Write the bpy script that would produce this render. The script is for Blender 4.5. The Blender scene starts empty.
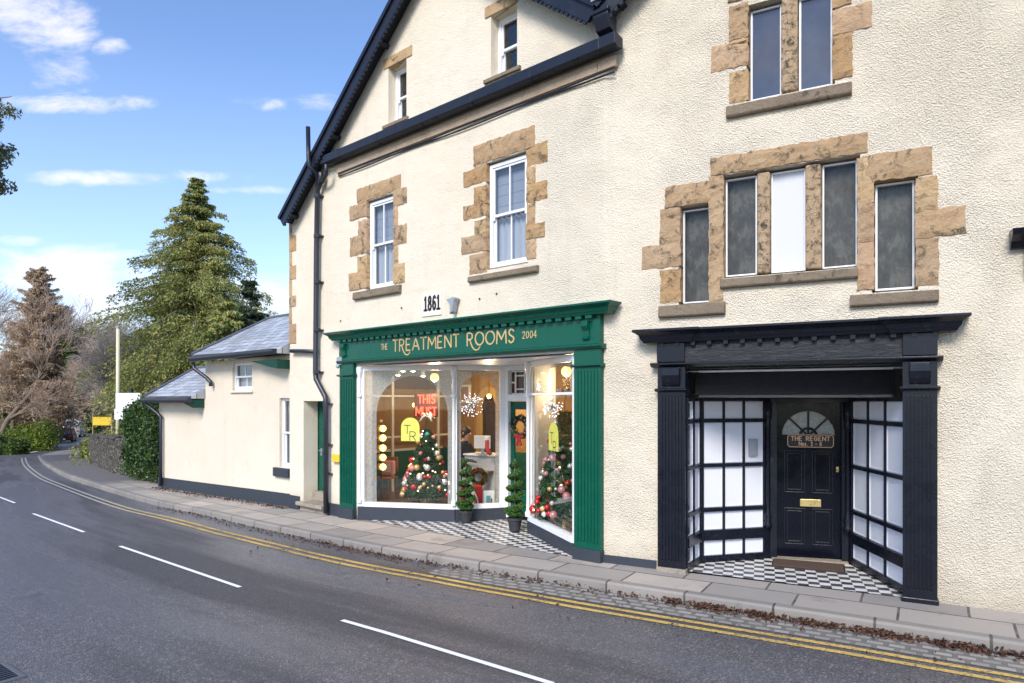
import bpy, bmesh, math, random
import numpy as np
from mathutils import Vector, Matrix, geometry
R = math.radians
random.seed(7); rng = np.random.default_rng(7)
sc = bpy.context.scene
COL = sc.collection
# ------------------------------------------------------------------ camera, sky, sun, exposure
H = 2.1; FPX = 683.0; HY = 400.0
cam = bpy.data.cameras.new('camera'); camo = bpy.data.objects.new('camera', cam); COL.objects.link(camo)
camo.location = (0, 0, H); camo.rotation_euler = (R(90), 0, 0)
cam.sensor_width = 36; cam.lens = 36*FPX/1024; cam.shift_y = (HY-341.5)/1024
cam.clip_start = .05; cam.clip_end = 2000
sc.camera = camo
sc.render.resolution_x = 1024; sc.render.resolution_y = 683
SUN_AZ = R(200); SUN_EL = R(38)          # azimuth clockwise from +Y : behind the camera, a little to its left
world = bpy.data.worlds.new('World'); sc.world = world; world.use_nodes = True
wn = world.node_tree; wn.nodes.clear()
def WN(t, **k):
    n = wn.nodes.new(t)
    for a, b in k.items(): setattr(n, a, b)
    return n
def wl(a, b): wn.links.new(a, b)
def wmath(op, a, b=None, c=None, clamp=False):
    n = WN('ShaderNodeMath', operation=op); n.use_clamp = clamp
    for i, v in enumerate((a, b, c)):
        if v is None: continue
        if isinstance(v, (int, float)): n.inputs[i].default_value = v
        else: wl(v, n.inputs[i])
    return n.outputs[0]
sky = WN('ShaderNodeTexSky', sky_type='NISHITA'); sky.sun_disc = False
sky.sun_elevation = SUN_EL; sky.sun_rotation = SUN_AZ; sky.air_density = 1.0; sky.dust_density = .3; sky.ozone_density = 1.5
tc = WN('ShaderNodeTexCoord'); sep = WN('ShaderNodeSeparateXYZ'); wl(tc.outputs['Generated'], sep.inputs[0])
ya = wmath('MAXIMUM', wmath('ABSOLUTE', sep.outputs[1]), .06); az = wmath('DIVIDE', sep.outputs[0], ya)
hyp = wmath('SQRT', wmath('ADD', wmath('POWER', sep.outputs[0], 2), wmath('POWER', sep.outputs[1], 2)))
el = wmath('ARCTAN2', sep.outputs[2], hyp)
vz = wmath('DIVIDE', sep.outputs[2], ya)
cmb = WN('ShaderNodeCombineXYZ'); wl(az, cmb.inputs[0]); wl(wmath('MULTIPLY', vz, 2.3), cmb.inputs[1])
nz = WN('ShaderNodeTexNoise'); nz.inputs['Scale'].default_value = 7; nz.inputs['Detail'].default_value = 8; nz.inputs['Roughness'].default_value = .62
nz.inputs['Distortion'].default_value = .4; wl(cmb.outputs[0], nz.inputs['Vector'])
def cloud_dir(px, py):
    x = (px-512)/FPX; z = (HY-py)/FPX
    return x, z
clouds = [(38, 12, 52, 38, 1.1), (5, -10, 60, 30, 1.), (78, 103, 74, 9, .85), (65, 82, 30, 14, .7), (330, 98, 26, 6, .6), (60, 75, 22, 16, .4), (112, 177, 108, 8, 1.0), (262, 190, 42, 4, .6), (22, 241, 26, 6, .8), (113, 48, 14, 8, .5),
          (40, 275, 110, 26, 1.0), (120, 285, 90, 26, .95), (30, 312, 120, 20, .9), (268, 292, 42, 26, .9), (325, 100, 26, 8, .45), (255, 103, 26, 6, .4), (250, 330, 80, 20, .8), (900, -80, 200, 60, .7), (-250, 60, 120, 40, .8), (-300, 250, 200, 50, .9), (1500, 150, 300, 60, .8)]
msk = None
for (px, py, w, h, a) in clouds:
    A, E_ = cloud_dir(px, py); A1, _ = cloud_dir(px+w, py); _, E1 = cloud_dir(px, py-h)
    dx = wmath('DIVIDE', wmath('SUBTRACT', az, A), max(A1-A, .01)); dy = wmath('DIVIDE', wmath('SUBTRACT', vz, E_), max(E1-E_, .004))
    d = wmath('ADD', wmath('POWER', wmath('ABSOLUTE', dx), 2), wmath('POWER', wmath('ABSOLUTE', dy), 2))
    g = wmath('MULTIPLY', wmath('SUBTRACT', 1.35, d, clamp=False), a)
    msk = g if msk is None else wmath('MAXIMUM', msk, g)
msk = wmath('ADD', wmath('ADD', wmath('MULTIPLY', msk, .5), .02), wmath('MULTIPLY', wmath('SUBTRACT', nz.outputs['Fac'], .5), 3.0))
cm = WN('ShaderNodeMapRange'); cm.interpolation_type = 'SMOOTHSTEP'; wl(msk, cm.inputs[0])
cm.inputs[1].default_value = -.05; cm.inputs[2].default_value = .95; cm.inputs[4].default_value = .72
tint = WN('ShaderNodeMix', data_type='RGBA', blend_type='MULTIPLY'); tint.inputs[0].default_value = 1
wl(sky.outputs[0], tint.inputs[6]); tint.inputs[7].default_value = (.93, 1.03, 1.22, 1)
lift = WN('ShaderNodeMix', data_type='RGBA', blend_type='MIX')      # haze low in the sky
lr = WN('ShaderNodeMapRange'); wl(el, lr.inputs[0]); lr.inputs[1].default_value = .45; lr.inputs[2].default_value = .02; lr.inputs[4].default_value = .3
wl(lr.outputs[0], lift.inputs[0]); wl(tint.outputs[2], lift.inputs[6]); lift.inputs[7].default_value = (4.9, 5.6, 6.5, 1)
cmix = WN('ShaderNodeMix', data_type='RGBA', blend_type='MIX'); wl(cm.outputs[0], cmix.inputs[0]); wl(lift.outputs[2], cmix.inputs[6])
cmix.inputs[7].default_value = (6.1, 5.8, 6.2, 1)
bg = WN('ShaderNodeBackground'); bg.inputs['Strength'].default_value = .095; wl(cmix.outputs[2], bg.inputs['Color'])
wo = WN('ShaderNodeOutputWorld'); wl(bg.outputs[0], wo.inputs['Surface'])
sl = bpy.data.lights.new('sun', 'SUN'); sl.energy = 2.0; sl.angle = R(22); sl.color = (1, .93, .84)
so = bpy.data.objects.new('sun', sl); COL.objects.link(so)
sd = Vector((math.sin(SUN_AZ)*math.cos(SUN_EL), math.cos(SUN_AZ)*math.cos(SUN_EL), math.sin(SUN_EL)))
so.rotation_euler = sd.to_track_quat('Z', 'Y').to_euler(); so.location = (0, -20, 30)
sc.view_settings.view_transform = 'Standard'; sc.view_settings.look = 'None'; sc.view_settings.gamma = 1; sc.view_settings.exposure = 1.13
sc.view_settings.use_curve_mapping = False

# ------------------------------------------------------------------ helpers
def gz(x, y):
    t = -(x-1.19)*.70+(y-8.85)*.714
    return np.interp(t, [0, 8, 20, 30, 50, 70, 95, 300], [0, -.11, -.4, -.7, -1.25, -1.8, -2.3, -2.3])
def ray(px, py, off=0.0):
    r = (px-512)/FPX; Y = 10.0
    for _ in range(120):
        Y = .5*Y+.5*FPX*(H-(float(gz(r*Y, Y))+off))/(py-HY)
    return Vector((r*Y, Y, float(gz(r*Y, Y))+off))
def at(px, py, Y): return Vector(((px-512)/FPX*Y, Y, H+(HY-py)/FPX*Y))
class Frame:
    def __init__(s, o, u):
        u = Vector(u).normalized(); s.o = Vector(o); s.u = u; s.n = Vector((u.y, -u.x))
    def pt(s, a, o, z):
        p = s.o+s.u*a+s.n*o; return Vector((p.x, p.y, z))
    def pix(s, px, py, o=0.0):
        b = s.o+s.n*o; r = (px-512)/FPX
        a = (b.x-r*b.y)/(r*s.u.y-s.u.x); Y = b.y+a*s.u.y
        return a, H+(HY-py)/FPX*Y
    def S(s, px, o=0.0): return s.pix(px, 400, o)[0]
def between(p, q): return Frame(p, (q[0]-p[0], q[1]-p[1])), math.hypot(q[0]-p[0], q[1]-p[1])
L = Frame((1.19, 8.85), (.744, -.668)); Rw = Frame((1.19, 8.85), (.875, -.485))
WORLD = Frame((0, 0), (1, 0))
class MB:
    def __init__(s): s.v = []; s.f = []; s.uv = {}
    def add(s, vs, fs):
        b = len(s.v); s.v += [Vector(v) for v in vs]; s.f += [tuple(i+b for i in f) for f in fs]; return s
    def box(s, F, a0, a1, o0, o1, z0, z1, j=0.0):
        J = lambda: random.uniform(-j, j) if j else 0
        vs = [F.pt(a+J(), o+J()*.4, z+J()) for z in (z0, z1) for a, o in ((a0, o0), (a1, o0), (a1, o1), (a0, o1))]
        return s.add(vs, [(0, 1, 2, 3), (7, 6, 5, 4), (0, 4, 5, 1), (1, 5, 6, 2), (2, 6, 7, 3), (3, 7, 4, 0)])
    def prism(s, F, poly, o0, o1):
        n = len(poly); vs = [F.pt(a, o0, z) for a, z in poly]+[F.pt(a, o1, z) for a, z in poly]
        return s.add(vs, [tuple(range(n)), tuple(range(2*n-1, n-1, -1))]+[(i, i+n, (i+1) % n+n, (i+1) % n) for i in range(n)])
    def prof(s, F, poly, a0, a1):
        n = len(poly); vs = [F.pt(a0, o, z) for o, z in poly]+[F.pt(a1, o, z) for o, z in poly]
        return s.add(vs, [tuple(range(n)), tuple(range(2*n-1, n-1, -1))]+[(i, i+n, (i+1) % n+n, (i+1) % n) for i in range(n)])
    def mitre(s, F, poly, a0, a1):
        n = len(poly); b = len(s.v)
        for (fa, fo) in ((-1, 0), (-1, 1), (1, 1), (1, 0)):
            for o, z in poly: s.v.append(F.pt((a0-o) if fa < 0 else (a1+o), o*fo, z))
        for k in range(3):
            for i in range(n): s.f.append((b+k*n+i, b+k*n+(i+1) % n, b+(k+1)*n+(i+1) % n, b+(k+1)*n+i))
        return s
    def ribbon(s, F, pts, w, o0, o1):      # flat stroke lettering in the (s,z) plane
        for i in range(len(pts)-1):
            p = Vector(pts[i]); q = Vector(pts[i+1]); d = (q-p)
            if d.length < 1e-6: continue
            d.normalize(); m = Vector((-d.y, d.x))*w/2; e = d*w*.35
            eps = .0003*(i % 2)
            s.prism(F, [tuple(p-e-m), tuple(q+e-m), tuple(q+e+m), tuple(p-e+m)], o0, o1+eps)
        return s
    def tube(s, pts, r, n=8, r1=None, cap=True):
        pts = [Vector(p) for p in pts]; k = len(pts); b = len(s.v); rs = r if isinstance(r, (list, tuple)) else [r+(0 if r1 is None else (r1-r)*i/(k-1)) for i in range(k)]
        up = None
        for i, p in enumerate(pts):
            d = (pts[min(i+1, k-1)]-pts[max(i-1, 0)]).normalized()
            if up is None: up = d.orthogonal().normalized()
            up = (up-d*up.dot(d)); up = up.normalized() if up.length > 1e-5 else d.orthogonal().normalized()
            w = d.cross(up)
            for j in range(n):
                a = 2*math.pi*j/n; s.v.append(p+(up*math.cos(a)+w*math.sin(a))*rs[i])
        for i in range(k-1):
            for j in range(n):
                s.f.append((b+i*n+j, b+i*n+(j+1) % n, b+(i+1)*n+(j+1) % n, b+(i+1)*n+j))
        if cap: s.f.append(tuple(b+j for j in range(n-1, -1, -1))); s.f.append(tuple(b+(k-1)*n+j for j in range(n)))
        return s
    def lathe(s, c, prof, n=16):
        c = Vector(c); b = len(s.v); k = len(prof)
        for r, z in prof:
            for j in range(n):
                a = 2*math.pi*j/n; s.v.append(c+Vector((r*math.cos(a), r*math.sin(a), z)))
        for i in range(k-1):
            for j in range(n): s.f.append((b+i*n+j, b+i*n+(j+1) % n, b+(i+1)*n+(j+1) % n, b+(i+1)*n+j))
        s.f.append(tuple(b+j for j in range(n-1, -1, -1))); s.f.append(tuple(b+(k-1)*n+j for j in range(n)))
        return s
    def ball(s, c, r, n=10, m=7, sq=1.0):
        return s.lathe(c, [(max(r*math.sin(math.pi*i/m), .001), -r*sq*math.cos(math.pi*i/m)) for i in range(m+1)], n)
WL = {}
def tag(o, label=None, cat=None, group=None, kind=None):
    if label: o['label'] = label
    if cat: o['category'] = cat
    if group: o['group'] = group
    if kind: o['kind'] = kind
    return o
def thing(name, label, cat, loc=(0, 0, 0), group=None):
    o = bpy.data.objects.new(name, None); COL.objects.link(o); o.location = loc; o.empty_display_size = .2
    WL[o] = Vector(loc); return tag(o, label, cat, group)
def finish(me, mat, smooth):
    if mat: me.materials.append(mat)
    if smooth:
        for p in me.polygons: p.use_smooth = True
def obj(name, mb, mat, parent=None, loc=None, smooth=False, bevel=0, label=None, seg=2, fix=True):
    base = WL[parent] if parent is not None else Vector((0, 0, 0))
    org = Vector(loc) if loc is not None else base
    me = bpy.data.meshes.new(name); me.from_pydata([tuple(v-org) for v in mb.v], [], mb.f)
    if fix:
        bm = bmesh.new(); bm.from_mesh(me); bmesh.ops.recalc_face_normals(bm, faces=bm.faces); bm.to_mesh(me); bm.free()
    finish(me, mat, smooth)
    o = bpy.data.objects.new(name, me); COL.objects.link(o)
    if parent is not None: o.parent = parent
    o.location = org-base; WL[o] = org
    if bevel:
        m = o.modifiers.new('bevel', 'BEVEL'); m.width = bevel; m.segments = seg; m.limit_method = 'ANGLE'; m.angle_limit = R(40)
    if label: o['label'] = label
    return o
def obj_split(name, mb, mat, parent=None, **kw):
    par = list(range(len(mb.v)))
    def fd(x):
        while par[x] != x: par[x] = par[par[x]]; x = par[x]
        return x
    for f in mb.f:
        for q in f[1:]: par[fd(q)] = fd(f[0])
    gr = {}
    for f in mb.f: gr.setdefault(fd(f[0]), []).append(f)
    out = []
    for fs in gr.values():
        ids = sorted({i for f in fs for i in f}); mp = {i: k for k, i in enumerate(ids)}; m2 = MB(); m2.v = [mb.v[i] for i in ids]; m2.f = [tuple(mp[i] for i in f) for f in fs]; out.append(obj(name, m2, mat, parent, **kw))
    return out
def raw(name, V, Fc, mat, parent=None, loc=(0, 0, 0), smooth=False):
    base = WL[parent] if parent is not None else Vector((0, 0, 0)); org = Vector(loc) if parent is None else base
    me = bpy.data.meshes.new(name); V = np.asarray(V, dtype=np.float32)-np.array(org, dtype=np.float32); Fc = np.asarray(Fc, dtype=np.int32)
    k = Fc.shape[1]; me.vertices.add(len(V)); me.vertices.foreach_set('co', V.ravel())
    me.loops.add(Fc.size); me.loops.foreach_set('vertex_index', Fc.ravel()); me.polygons.add(len(Fc))
    me.polygons.foreach_set('loop_start', np.arange(0, Fc.size, k, dtype=np.int32)); me.update(calc_edges=True); me.validate()
    finish(me, mat, smooth)
    o = bpy.data.objects.new(name, me); COL.objects.link(o); o.location = org-base
    if parent is not None: o.parent = parent
    WL[o] = org; return o
def copy_tree(o, parent=None):
    c = o.copy(); COL.objects.link(c)
    if parent is not None: c.parent = parent; c.matrix_parent_inverse = o.matrix_parent_inverse
    for ch in list(o.children): copy_tree(ch, c)
    return c

# ------------------------------------------------------------------ materials
class Mt:
    def __init__(s, name):
        s.m = bpy.data.materials.new(name); s.m.use_nodes = True; s.t = s.m.node_tree; s.b = s.t.nodes['Principled BSDF']; s.c = None
    def N(s, t, **k):
        n = s.t.nodes.new(t)
        for a, b in k.items(): setattr(n, a, b)
        return n
    def l(s, a, b): s.t.links.new(a, b)
    def coord(s, kind='Object', scale=(1, 1, 1), rot=(0, 0, 0)):
        c = s.N('ShaderNodeTexCoord'); m = s.N('ShaderNodeMapping'); m.inputs['Scale'].default_value = scale; m.inputs['Rotation'].default_value = rot
        s.l(c.outputs[kind], m.inputs[0]); return m.outputs[0]
    def noise(s, vec, sc_, det=4, ro=.55, dist=0):
        n = s.N('ShaderNodeTexNoise'); n.inputs['Scale'].default_value = sc_; n.inputs['Detail'].default_value = det; n.inputs['Roughness'].default_value = ro; n.inputs['Distortion'].default_value = dist
        s.l(vec, n.inputs['Vector']); return n.outputs['Fac']
    def voro(s, vec, sc_, feat='F1', out='Distance'):
        n = s.N('ShaderNodeTexVoronoi', feature=feat); n.inputs['Scale'].default_value = sc_; s.l(vec, n.inputs['Vector']); return n.outputs[out]
    def ramp(s, fac, stops):
        n = s.N('ShaderNodeValToRGB'); e = n.color_ramp.elements
        while len(e) < len(stops): e.new(.5)
        for i, (p, c) in enumerate(stops): e[i].position = p; e[i].color = (c if len(c) == 4 else (*c, 1)) if not isinstance(c, (int, float)) else (c, c, c, 1)
        s.l(fac, n.inputs[0]); return n.outputs[0]
    def mix(s, fac, a, b, mode='MIX'):
        n = s.N('ShaderNodeMix', data_type='RGBA', blend_type=mode)
        for i, v in ((0, fac), (6, a), (7, b)):
            if isinstance(v, (int, float)): n.inputs[i].default_value = v if i == 0 else (v, v, v, 1)
            elif isinstance(v, tuple): n.inputs[i].default_value = (*v, 1) if len(v) == 3 else v
            else: s.l(v, n.inputs[i])
        return n.outputs[2]
    def math(s, op, a, b=0.0):
        n = s.N('ShaderNodeMath', operation=op)
        for i, v in enumerate((a, b)):
            if isinstance(v, (int, float)): n.inputs[i].default_value = v
            else: s.l(v, n.inputs[i])
        return n.outputs[0]
    def bump(s, h, strength=.5, dist=.01, prev=None):
        n = s.N('ShaderNodeBump'); n.inputs['Strength'].default_value = strength; n.inputs['Distance'].default_value = dist; s.l(h, n.inputs['Height'])
        if prev: s.l(prev, n.inputs['Normal'])
        s.l(n.outputs[0], s.b.inputs['Normal']); return n.outputs[0]
    def col(s, v):
        if isinstance(v, tuple): s.b.inputs['Base Color'].default_value = (*v, 1)
        else: s.l(v, s.b.inputs['Base Color'])
        return s
    def rough(s, v):
        if isinstance(v, (int, float)): s.b.inputs['Roughness'].default_value = v
        else: s.l(v, s.b.inputs['Roughness'])
        return s
    def spec(s, v): s.b.inputs['Specular IOR Level'].default_value = v; return s
def plain(name, c, rough=.5, metal=0, var=.15, bump=.0, sc_=12, spec=.5, coat=0):
    m = Mt(name); v = m.coord(); n = m.noise(v, sc_, 5, .6); n2 = m.noise(v, sc_*.2, 3)
    f = m.math('MULTIPLY', m.math('ADD', n, n2), .5)
    m.col(m.ramp(f, [(.25, tuple(x*(1-var) for x in c)), (.75, tuple(min(1, x*(1+var)) for x in c))]))
    m.rough(m.ramp(n, [(.3, max(rough-.08, .02)), (.7, min(1, rough+.08))])); m.b.inputs['Metallic'].default_value = metal; m.spec(spec)
    m.b.inputs['Coat Weight'].default_value = coat
    if bump: m.bump(n, bump, .005)
    return m.m
def emit(name, c, st, base=(.1, .1, .1)):
    m = Mt(name); m.col(base); m.b.inputs['Emission Color'].default_value = (*c, 1); m.b.inputs['Emission Strength'].default_value = st
    v = m.coord(); m.l(m.ramp(m.noise(v, 6, 1), [(.3, .3), (.7, .5)]), m.b.inputs['Roughness']); return m.m
def roughcast(name, c, c2, grain, depth, stain=.12):
    m = Mt(name); v = m.coord()
    n1 = m.noise(v, grain, 5, .65, .3); n2 = m.voro(m.coord(scale=(1, 1, 1.5)), grain*1.1, 'F1'); big = m.noise(v, .55, 6, .6); md = m.noise(v, 3.2, 5, .6)
    sp = m.noise(v, grain*2.2, 2, .5)
    colr = m.mix(m.ramp(big, [(.35, 0), (.7, 1)]), c, c2)
    colr = m.mix(m.ramp(md, [(.55, 0), (.85, stain*2.0)]), colr, tuple(x*y for x, y in zip(c, (.72, .66, .58))))
    colr = m.mix(m.ramp(sp, [(.30, .8), (.40, 0)]), colr, tuple(x*.42 for x in c))
    vs = m.coord(scale=(3.5, 3.5, .22)); st = m.noise(vs, 1.4, 5, .6)     # rain streaks
    colr = m.mix(m.ramp(st, [(.56, 0), (.78, stain*1.6)]), colr, tuple(x*y for x, y in zip(c, (.62, .58, .52))))
    m.col(colr).rough(.88).spec(.25)
    h = m.math('ADD', m.math('MULTIPLY', n1, 1.0), m.math('MULTIPLY', n2, .7)); m.bump(h, 1.0, depth); return m.m
M = {}
def cream_cast():
    m = Mt('cream_roughcast'); v = m.coord(); gp_ = m.N('ShaderNodeNewGeometry').outputs['Position']; sp = m.N('ShaderNodeSeparateXYZ'); m.l(gp_, sp.inputs[0]); k = m.N('ShaderNodeMapRange'); k.interpolation_type = 'SMOOTHSTEP'; m.l(m.math('ADD', sp.outputs[0], m.math('MULTIPLY', m.noise(gp_, .7, 3), 1.6)), k.inputs[0]); k.inputs[1].default_value = -.6; k.inputs[2].default_value = 2.6
    k = k.outputs[0]; c = (.82, .72, .565); big = m.noise(gp_, .45, 6, .6); md = m.noise(gp_, 2.6, 6, .65)
    col = m.mix(m.ramp(big, [(.35, 0), (.68, 1)]), c, (.85, .765, .62)); col = m.mix(m.ramp(md, [(.5, 0), (.78, .28)]), col, (.66, .56, .42))
    mp = m.N('ShaderNodeMapping'); mp.inputs['Scale'].default_value = (4.5, 4.5, .25); m.l(gp_, mp.inputs[0]); st = m.noise(mp.outputs[0], 1.5, 6, .65); col = m.mix(m.ramp(st, [(.57, 0), (.77, .26)]), col, (.55, .48, .38))
    f1 = m.noise(v, 60, 4, .7, .2); c1 = m.noise(v, 40, 6, .75, .2); c2 = m.voro(v, 60); pits = m.noise(v, 75, 3, .6); cr = m.voro(m.coord(scale=(1, 1, .8)), 26, 'DISTANCE_TO_EDGE')
    thr = m.ramp(m.noise(gp_, 1.1, 4), [(.4, .5), (.6, 1.0)])
    col = m.mix(m.math('MULTIPLY', m.math('MULTIPLY', m.ramp(pits, [(.31, 1), (.385, 0)]), m.math('ADD', m.math('MULTIPLY', k, .6), .32)), thr), col, (.30, .25, .19))
    dz = m.math('ADD', sp.outputs[2], m.math('MULTIPLY', md, .5)); col = m.mix(m.ramp(dz, [(.25, .5), (.62, 0)]), col, (.42, .36, .27))
    m.col(col).rough(.9).spec(.2)
    hc = m.math('ADD', c1, m.math('MULTIPLY', c2, .8)); h = m.math('ADD', m.math('MULTIPLY', f1, .75), m.math('MULTIPLY', m.math('MULTIPLY', hc, m.math('ADD', m.math('MULTIPLY', k, .8), .2)), thr))
    h = m.math('ADD', h, m.math('MULTIPLY', m.noise(gp_, 3.0, 3), 1.2)); m.bump(h, 1.0, .026); return m.m
M['cast_fine'] = M['cast_coarse'] = cream_cast()
M['cast_smooth'] = roughcast('cream_smooth_render', (.71, .62, .49), (.77, .685, .555), 55, .006, .16)
def stone(name, ca, cb, cc, dark=.5, sc_=1.0):
    m = Mt(name); v = m.coord(); n = m.noise(v, 2.6*sc_, 7, .62, .5); n2 = m.noise(v, 30*sc_, 6, .7); n3 = m.noise(v, 5.5*sc_, 10, .82, .5)
    g = m.N('ShaderNodeNewGeometry').outputs['Random Per Island']
    c = m.ramp(n, [(.3, ca), (.5, cb), (.72, cc)]); c = m.mix(.55, c, m.ramp(g, [(0, tuple(x*.8 for x in ca)), (.25, cc), (.5, (.44, .33, .24)), (.75, tuple(x*.85 for x in cb)), (1, (.60, .42, .30))]))
    c = m.mix(m.ramp(n3, [(.53-.04*(dark > .9), 0), (.61-.03*(dark > .9), dark)]), c, (.075, .062, .045)); c = m.mix(m.ramp(n2, [(.3, .35), (.5, 0)]), c, tuple(x*.55 for x in cb))
    m.col(c).rough(.85).spec(.2); h = m.math('ADD', m.math('MULTIPLY', n3, .9), m.math('MULTIPLY', n2, .35)); m.bump(h, 1.0, .05); return m.m
M['sandstone'] = stone('weathered_sandstone', (.42, .225, .10), (.57, .365, .18), (.66, .48, .28), .85)
M['pitted'] = stone('pitted_mullion_stone', (.42, .25, .13), (.58, .39, .22), (.64, .48, .31), .97, 2.2)
M['sill'] = stone('grimy_sill_stone', (.13, .10, .075), (.21, .165, .12), (.30, .24, .17), .8)
M['band'] = stone('ochre_band_stone', (.44, .31, .2), (.55, .42, .29), (.62, .5, .37), .2)
M['step'] = stone('worn_step_stone', (.26, .22, .17), (.36, .31, .25), (.42, .38, .31), .4)
M['rubble'] = None
def paint(name, c, rough=.35, worn=.0, streak=.2):
    m = Mt(name); v = m.coord(); n = m.noise(v, 3.5, 6, .65); n2 = m.noise(m.coord(scale=(1, 1, .15)), 18, 4); f = m.noise(v, 60, 3)
    cc = m.mix(m.ramp(n, [(.35, 0), (.75, streak)]), c, tuple(min(1, x*1.6+.003) for x in c)); cc = m.mix(m.ramp(n2, [(.5, 0), (.8, streak)]), cc, tuple(x*.6 for x in c))
    if worn: cc = m.mix(m.ramp(m.noise(v, 7, 8, .75, .5), [(.62, 0), (.68, worn)]), cc, (.28, .29, .32))
    m.col(cc).rough(m.ramp(n, [(.3, max(.05, rough-.12)), (.7, rough+.12)])).spec(.32); m.bump(m.math('ADD', m.math('MULTIPLY', f, .25), n2), .25, .006); return m.m
M['green'] = paint('bottle_green_gloss_paint', (.0015, .078, .048), .26)
M['green_light'] = paint('faded_green_paint', (.09, .30, .22), .45)
M['fascia'] = paint('dull_dark_green_paint', (.002, .045, .03), .5)
M['black'] = paint('worn_black_gloss_paint', (.006, .0078, .0145), .28, .09, .12)
M['door_black'] = paint('black_door_paint', (.0025, .0038, .009), .16); M['door_black'].node_tree.nodes['Principled BSDF'].inputs['Specular IOR Level'].default_value = .2
M['slate_paint'] = paint('blue_grey_plinth_paint', (.035, .042, .054), .6, .1)
M['white'] = paint('white_gloss_paint', (.78, .79, .80), .35, 0, .06)
M['white_panel'] = paint('white_panel_paint', (.70, .71, .76), .4, 0, .05)
M['gold'] = plain('gold_leaf_letters', (.80, .46, .24), .45, 0)
M['gold_pale'] = plain('pale_gold_letters', (.60, .42, .19), .4, .2)
M['brass'] = plain('polished_brass', (.62, .48, .2), .3, .7)
M['grey_metal'] = plain('grey_metal', (.35, .37, .4), .4, .3)
M['pipe'] = plain('black_cast_iron', (.022, .025, .036), .38, 0, .3, .3)
M['verge'] = paint('navy_black_bargeboard_paint', (.013, .016, .027), .35, .05, .3)
M['plaque'] = plain('cream_painted_plaque', (.78, .72, .62), .7)
M['yellow'] = plain('yellow_plastic', (.72, .5, .03), .45)
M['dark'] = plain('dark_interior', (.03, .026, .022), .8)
M['black_letter'] = plain('black_letter_paint', (.012, .012, .014), .5)
def slate():
    m = Mt('blue_grey_roof_slates'); c = m.N('ShaderNodeTexCoord').outputs['UV']; b = m.N('ShaderNodeTexBrick'); m.l(c, b.inputs['Vector'])
    b.inputs['Scale'].default_value = 1; b.inputs['Brick Width'].default_value = .3; b.inputs['Row Height'].default_value = .2; b.inputs['Mortar Size'].default_value = .008; b.inputs['Color1'].default_value = (.31, .32, .345, 1)
    b.inputs['Color2'].default_value = (.55, .565, .60, 1); b.inputs['Mortar'].default_value = (.03, .03, .04, 1); b.offset = .5
    v = m.coord(); n = m.noise(v, 3, 5); cc = m.mix(m.ramp(n, [(.5, 0), (.75, .5)]), b.outputs['Color'], (.26, .27, .25)); m.col(cc).rough(.42)
    sp = m.N('ShaderNodeSeparateXYZ'); m.l(c, sp.inputs[0]); w = m.math('FRACT', m.math('DIVIDE', sp.outputs[1], .2))
    m.bump(m.math('SUBTRACT', m.math('MULTIPLY', w, -1.0), m.math('MULTIPLY', b.outputs['Fac'], .6)), .9, .02); return m.m
M['slate'] = slate()
def glass(name, tint=(1, 1, 1), refl=1.45, dirt=.0):
    m = bpy.data.materials.new(name); m.use_nodes = True; t = m.node_tree; t.nodes.clear()
    o = t.nodes.new('ShaderNodeOutputMaterial'); mx = t.nodes.new('ShaderNodeMixShader'); tr = t.nodes.new('ShaderNodeBsdfTransparent'); gl = t.nodes.new('ShaderNodeBsdfGlossy'); fr = t.nodes.new('ShaderNodeLayerWeight'); pw = t.nodes.new('ShaderNodeMath'); ad = t.nodes.new('ShaderNodeMath')
    tr.inputs[0].default_value = (*tint, 1); gl.inputs['Roughness'].default_value = .015; fr.inputs[0].default_value = .5; pw.operation = 'POWER'; pw.inputs[1].default_value = 5; ad.operation = 'MULTIPLY_ADD'; ad.inputs[1].default_value = .8; ad.inputs[2].default_value = refl; t.links.new(fr.outputs['Facing'], pw.inputs[0]); t.links.new(pw.outputs[0], ad.inputs[0])
    nz = t.nodes.new('ShaderNodeTexNoise'); nz.inputs['Scale'].default_value = 1.2; bp = t.nodes.new('ShaderNodeBump'); bp.inputs['Distance'].default_value = .01; bp.inputs['Strength'].default_value = .15
    co = t.nodes.new('ShaderNodeTexCoord'); t.links.new(co.outputs['Object'], nz.inputs['Vector']); t.links.new(nz.outputs['Fac'], bp.inputs['Height']); t.links.new(bp.outputs[0], gl.inputs['Normal'])
    t.links.new(ad.outputs[0], mx.inputs[0]); t.links.new(tr.outputs[0], mx.inputs[1]); t.links.new(gl.outputs[0], mx.inputs[2]); t.links.new(mx.outputs[0], o.inputs[0]); return m
M['glass'] = glass('shop_glass', (.96, .97, .965), .035)
M['glass_low'] = glass('dulled_window_glass', (.9, .9, .88), .012)
M['glass_old'] = glass('old_window_glass', (.82, .84, .86), .07)
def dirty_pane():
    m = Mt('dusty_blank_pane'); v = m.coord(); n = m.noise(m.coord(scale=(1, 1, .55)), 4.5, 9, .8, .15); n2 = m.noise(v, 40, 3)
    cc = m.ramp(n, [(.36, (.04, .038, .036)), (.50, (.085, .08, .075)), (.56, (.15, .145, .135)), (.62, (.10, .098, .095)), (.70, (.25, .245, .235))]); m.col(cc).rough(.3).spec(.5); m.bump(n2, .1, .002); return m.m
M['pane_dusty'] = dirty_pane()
def blue_pane():
    m = Mt('dark_mirroring_pane'); v = m.coord(); n = m.noise(v, 1.5, 5, .6); m.col(m.ramp(n, [(.4, (.045, .055, .08)), (.7, (.08, .095, .125))])).rough(.08).spec(1.0)
    m.b.inputs['Metallic'].default_value = .25; m.bump(m.noise(v, .8, 2), .1, .01); return m.m
M['pane_sky'] = blue_pane()
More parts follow.
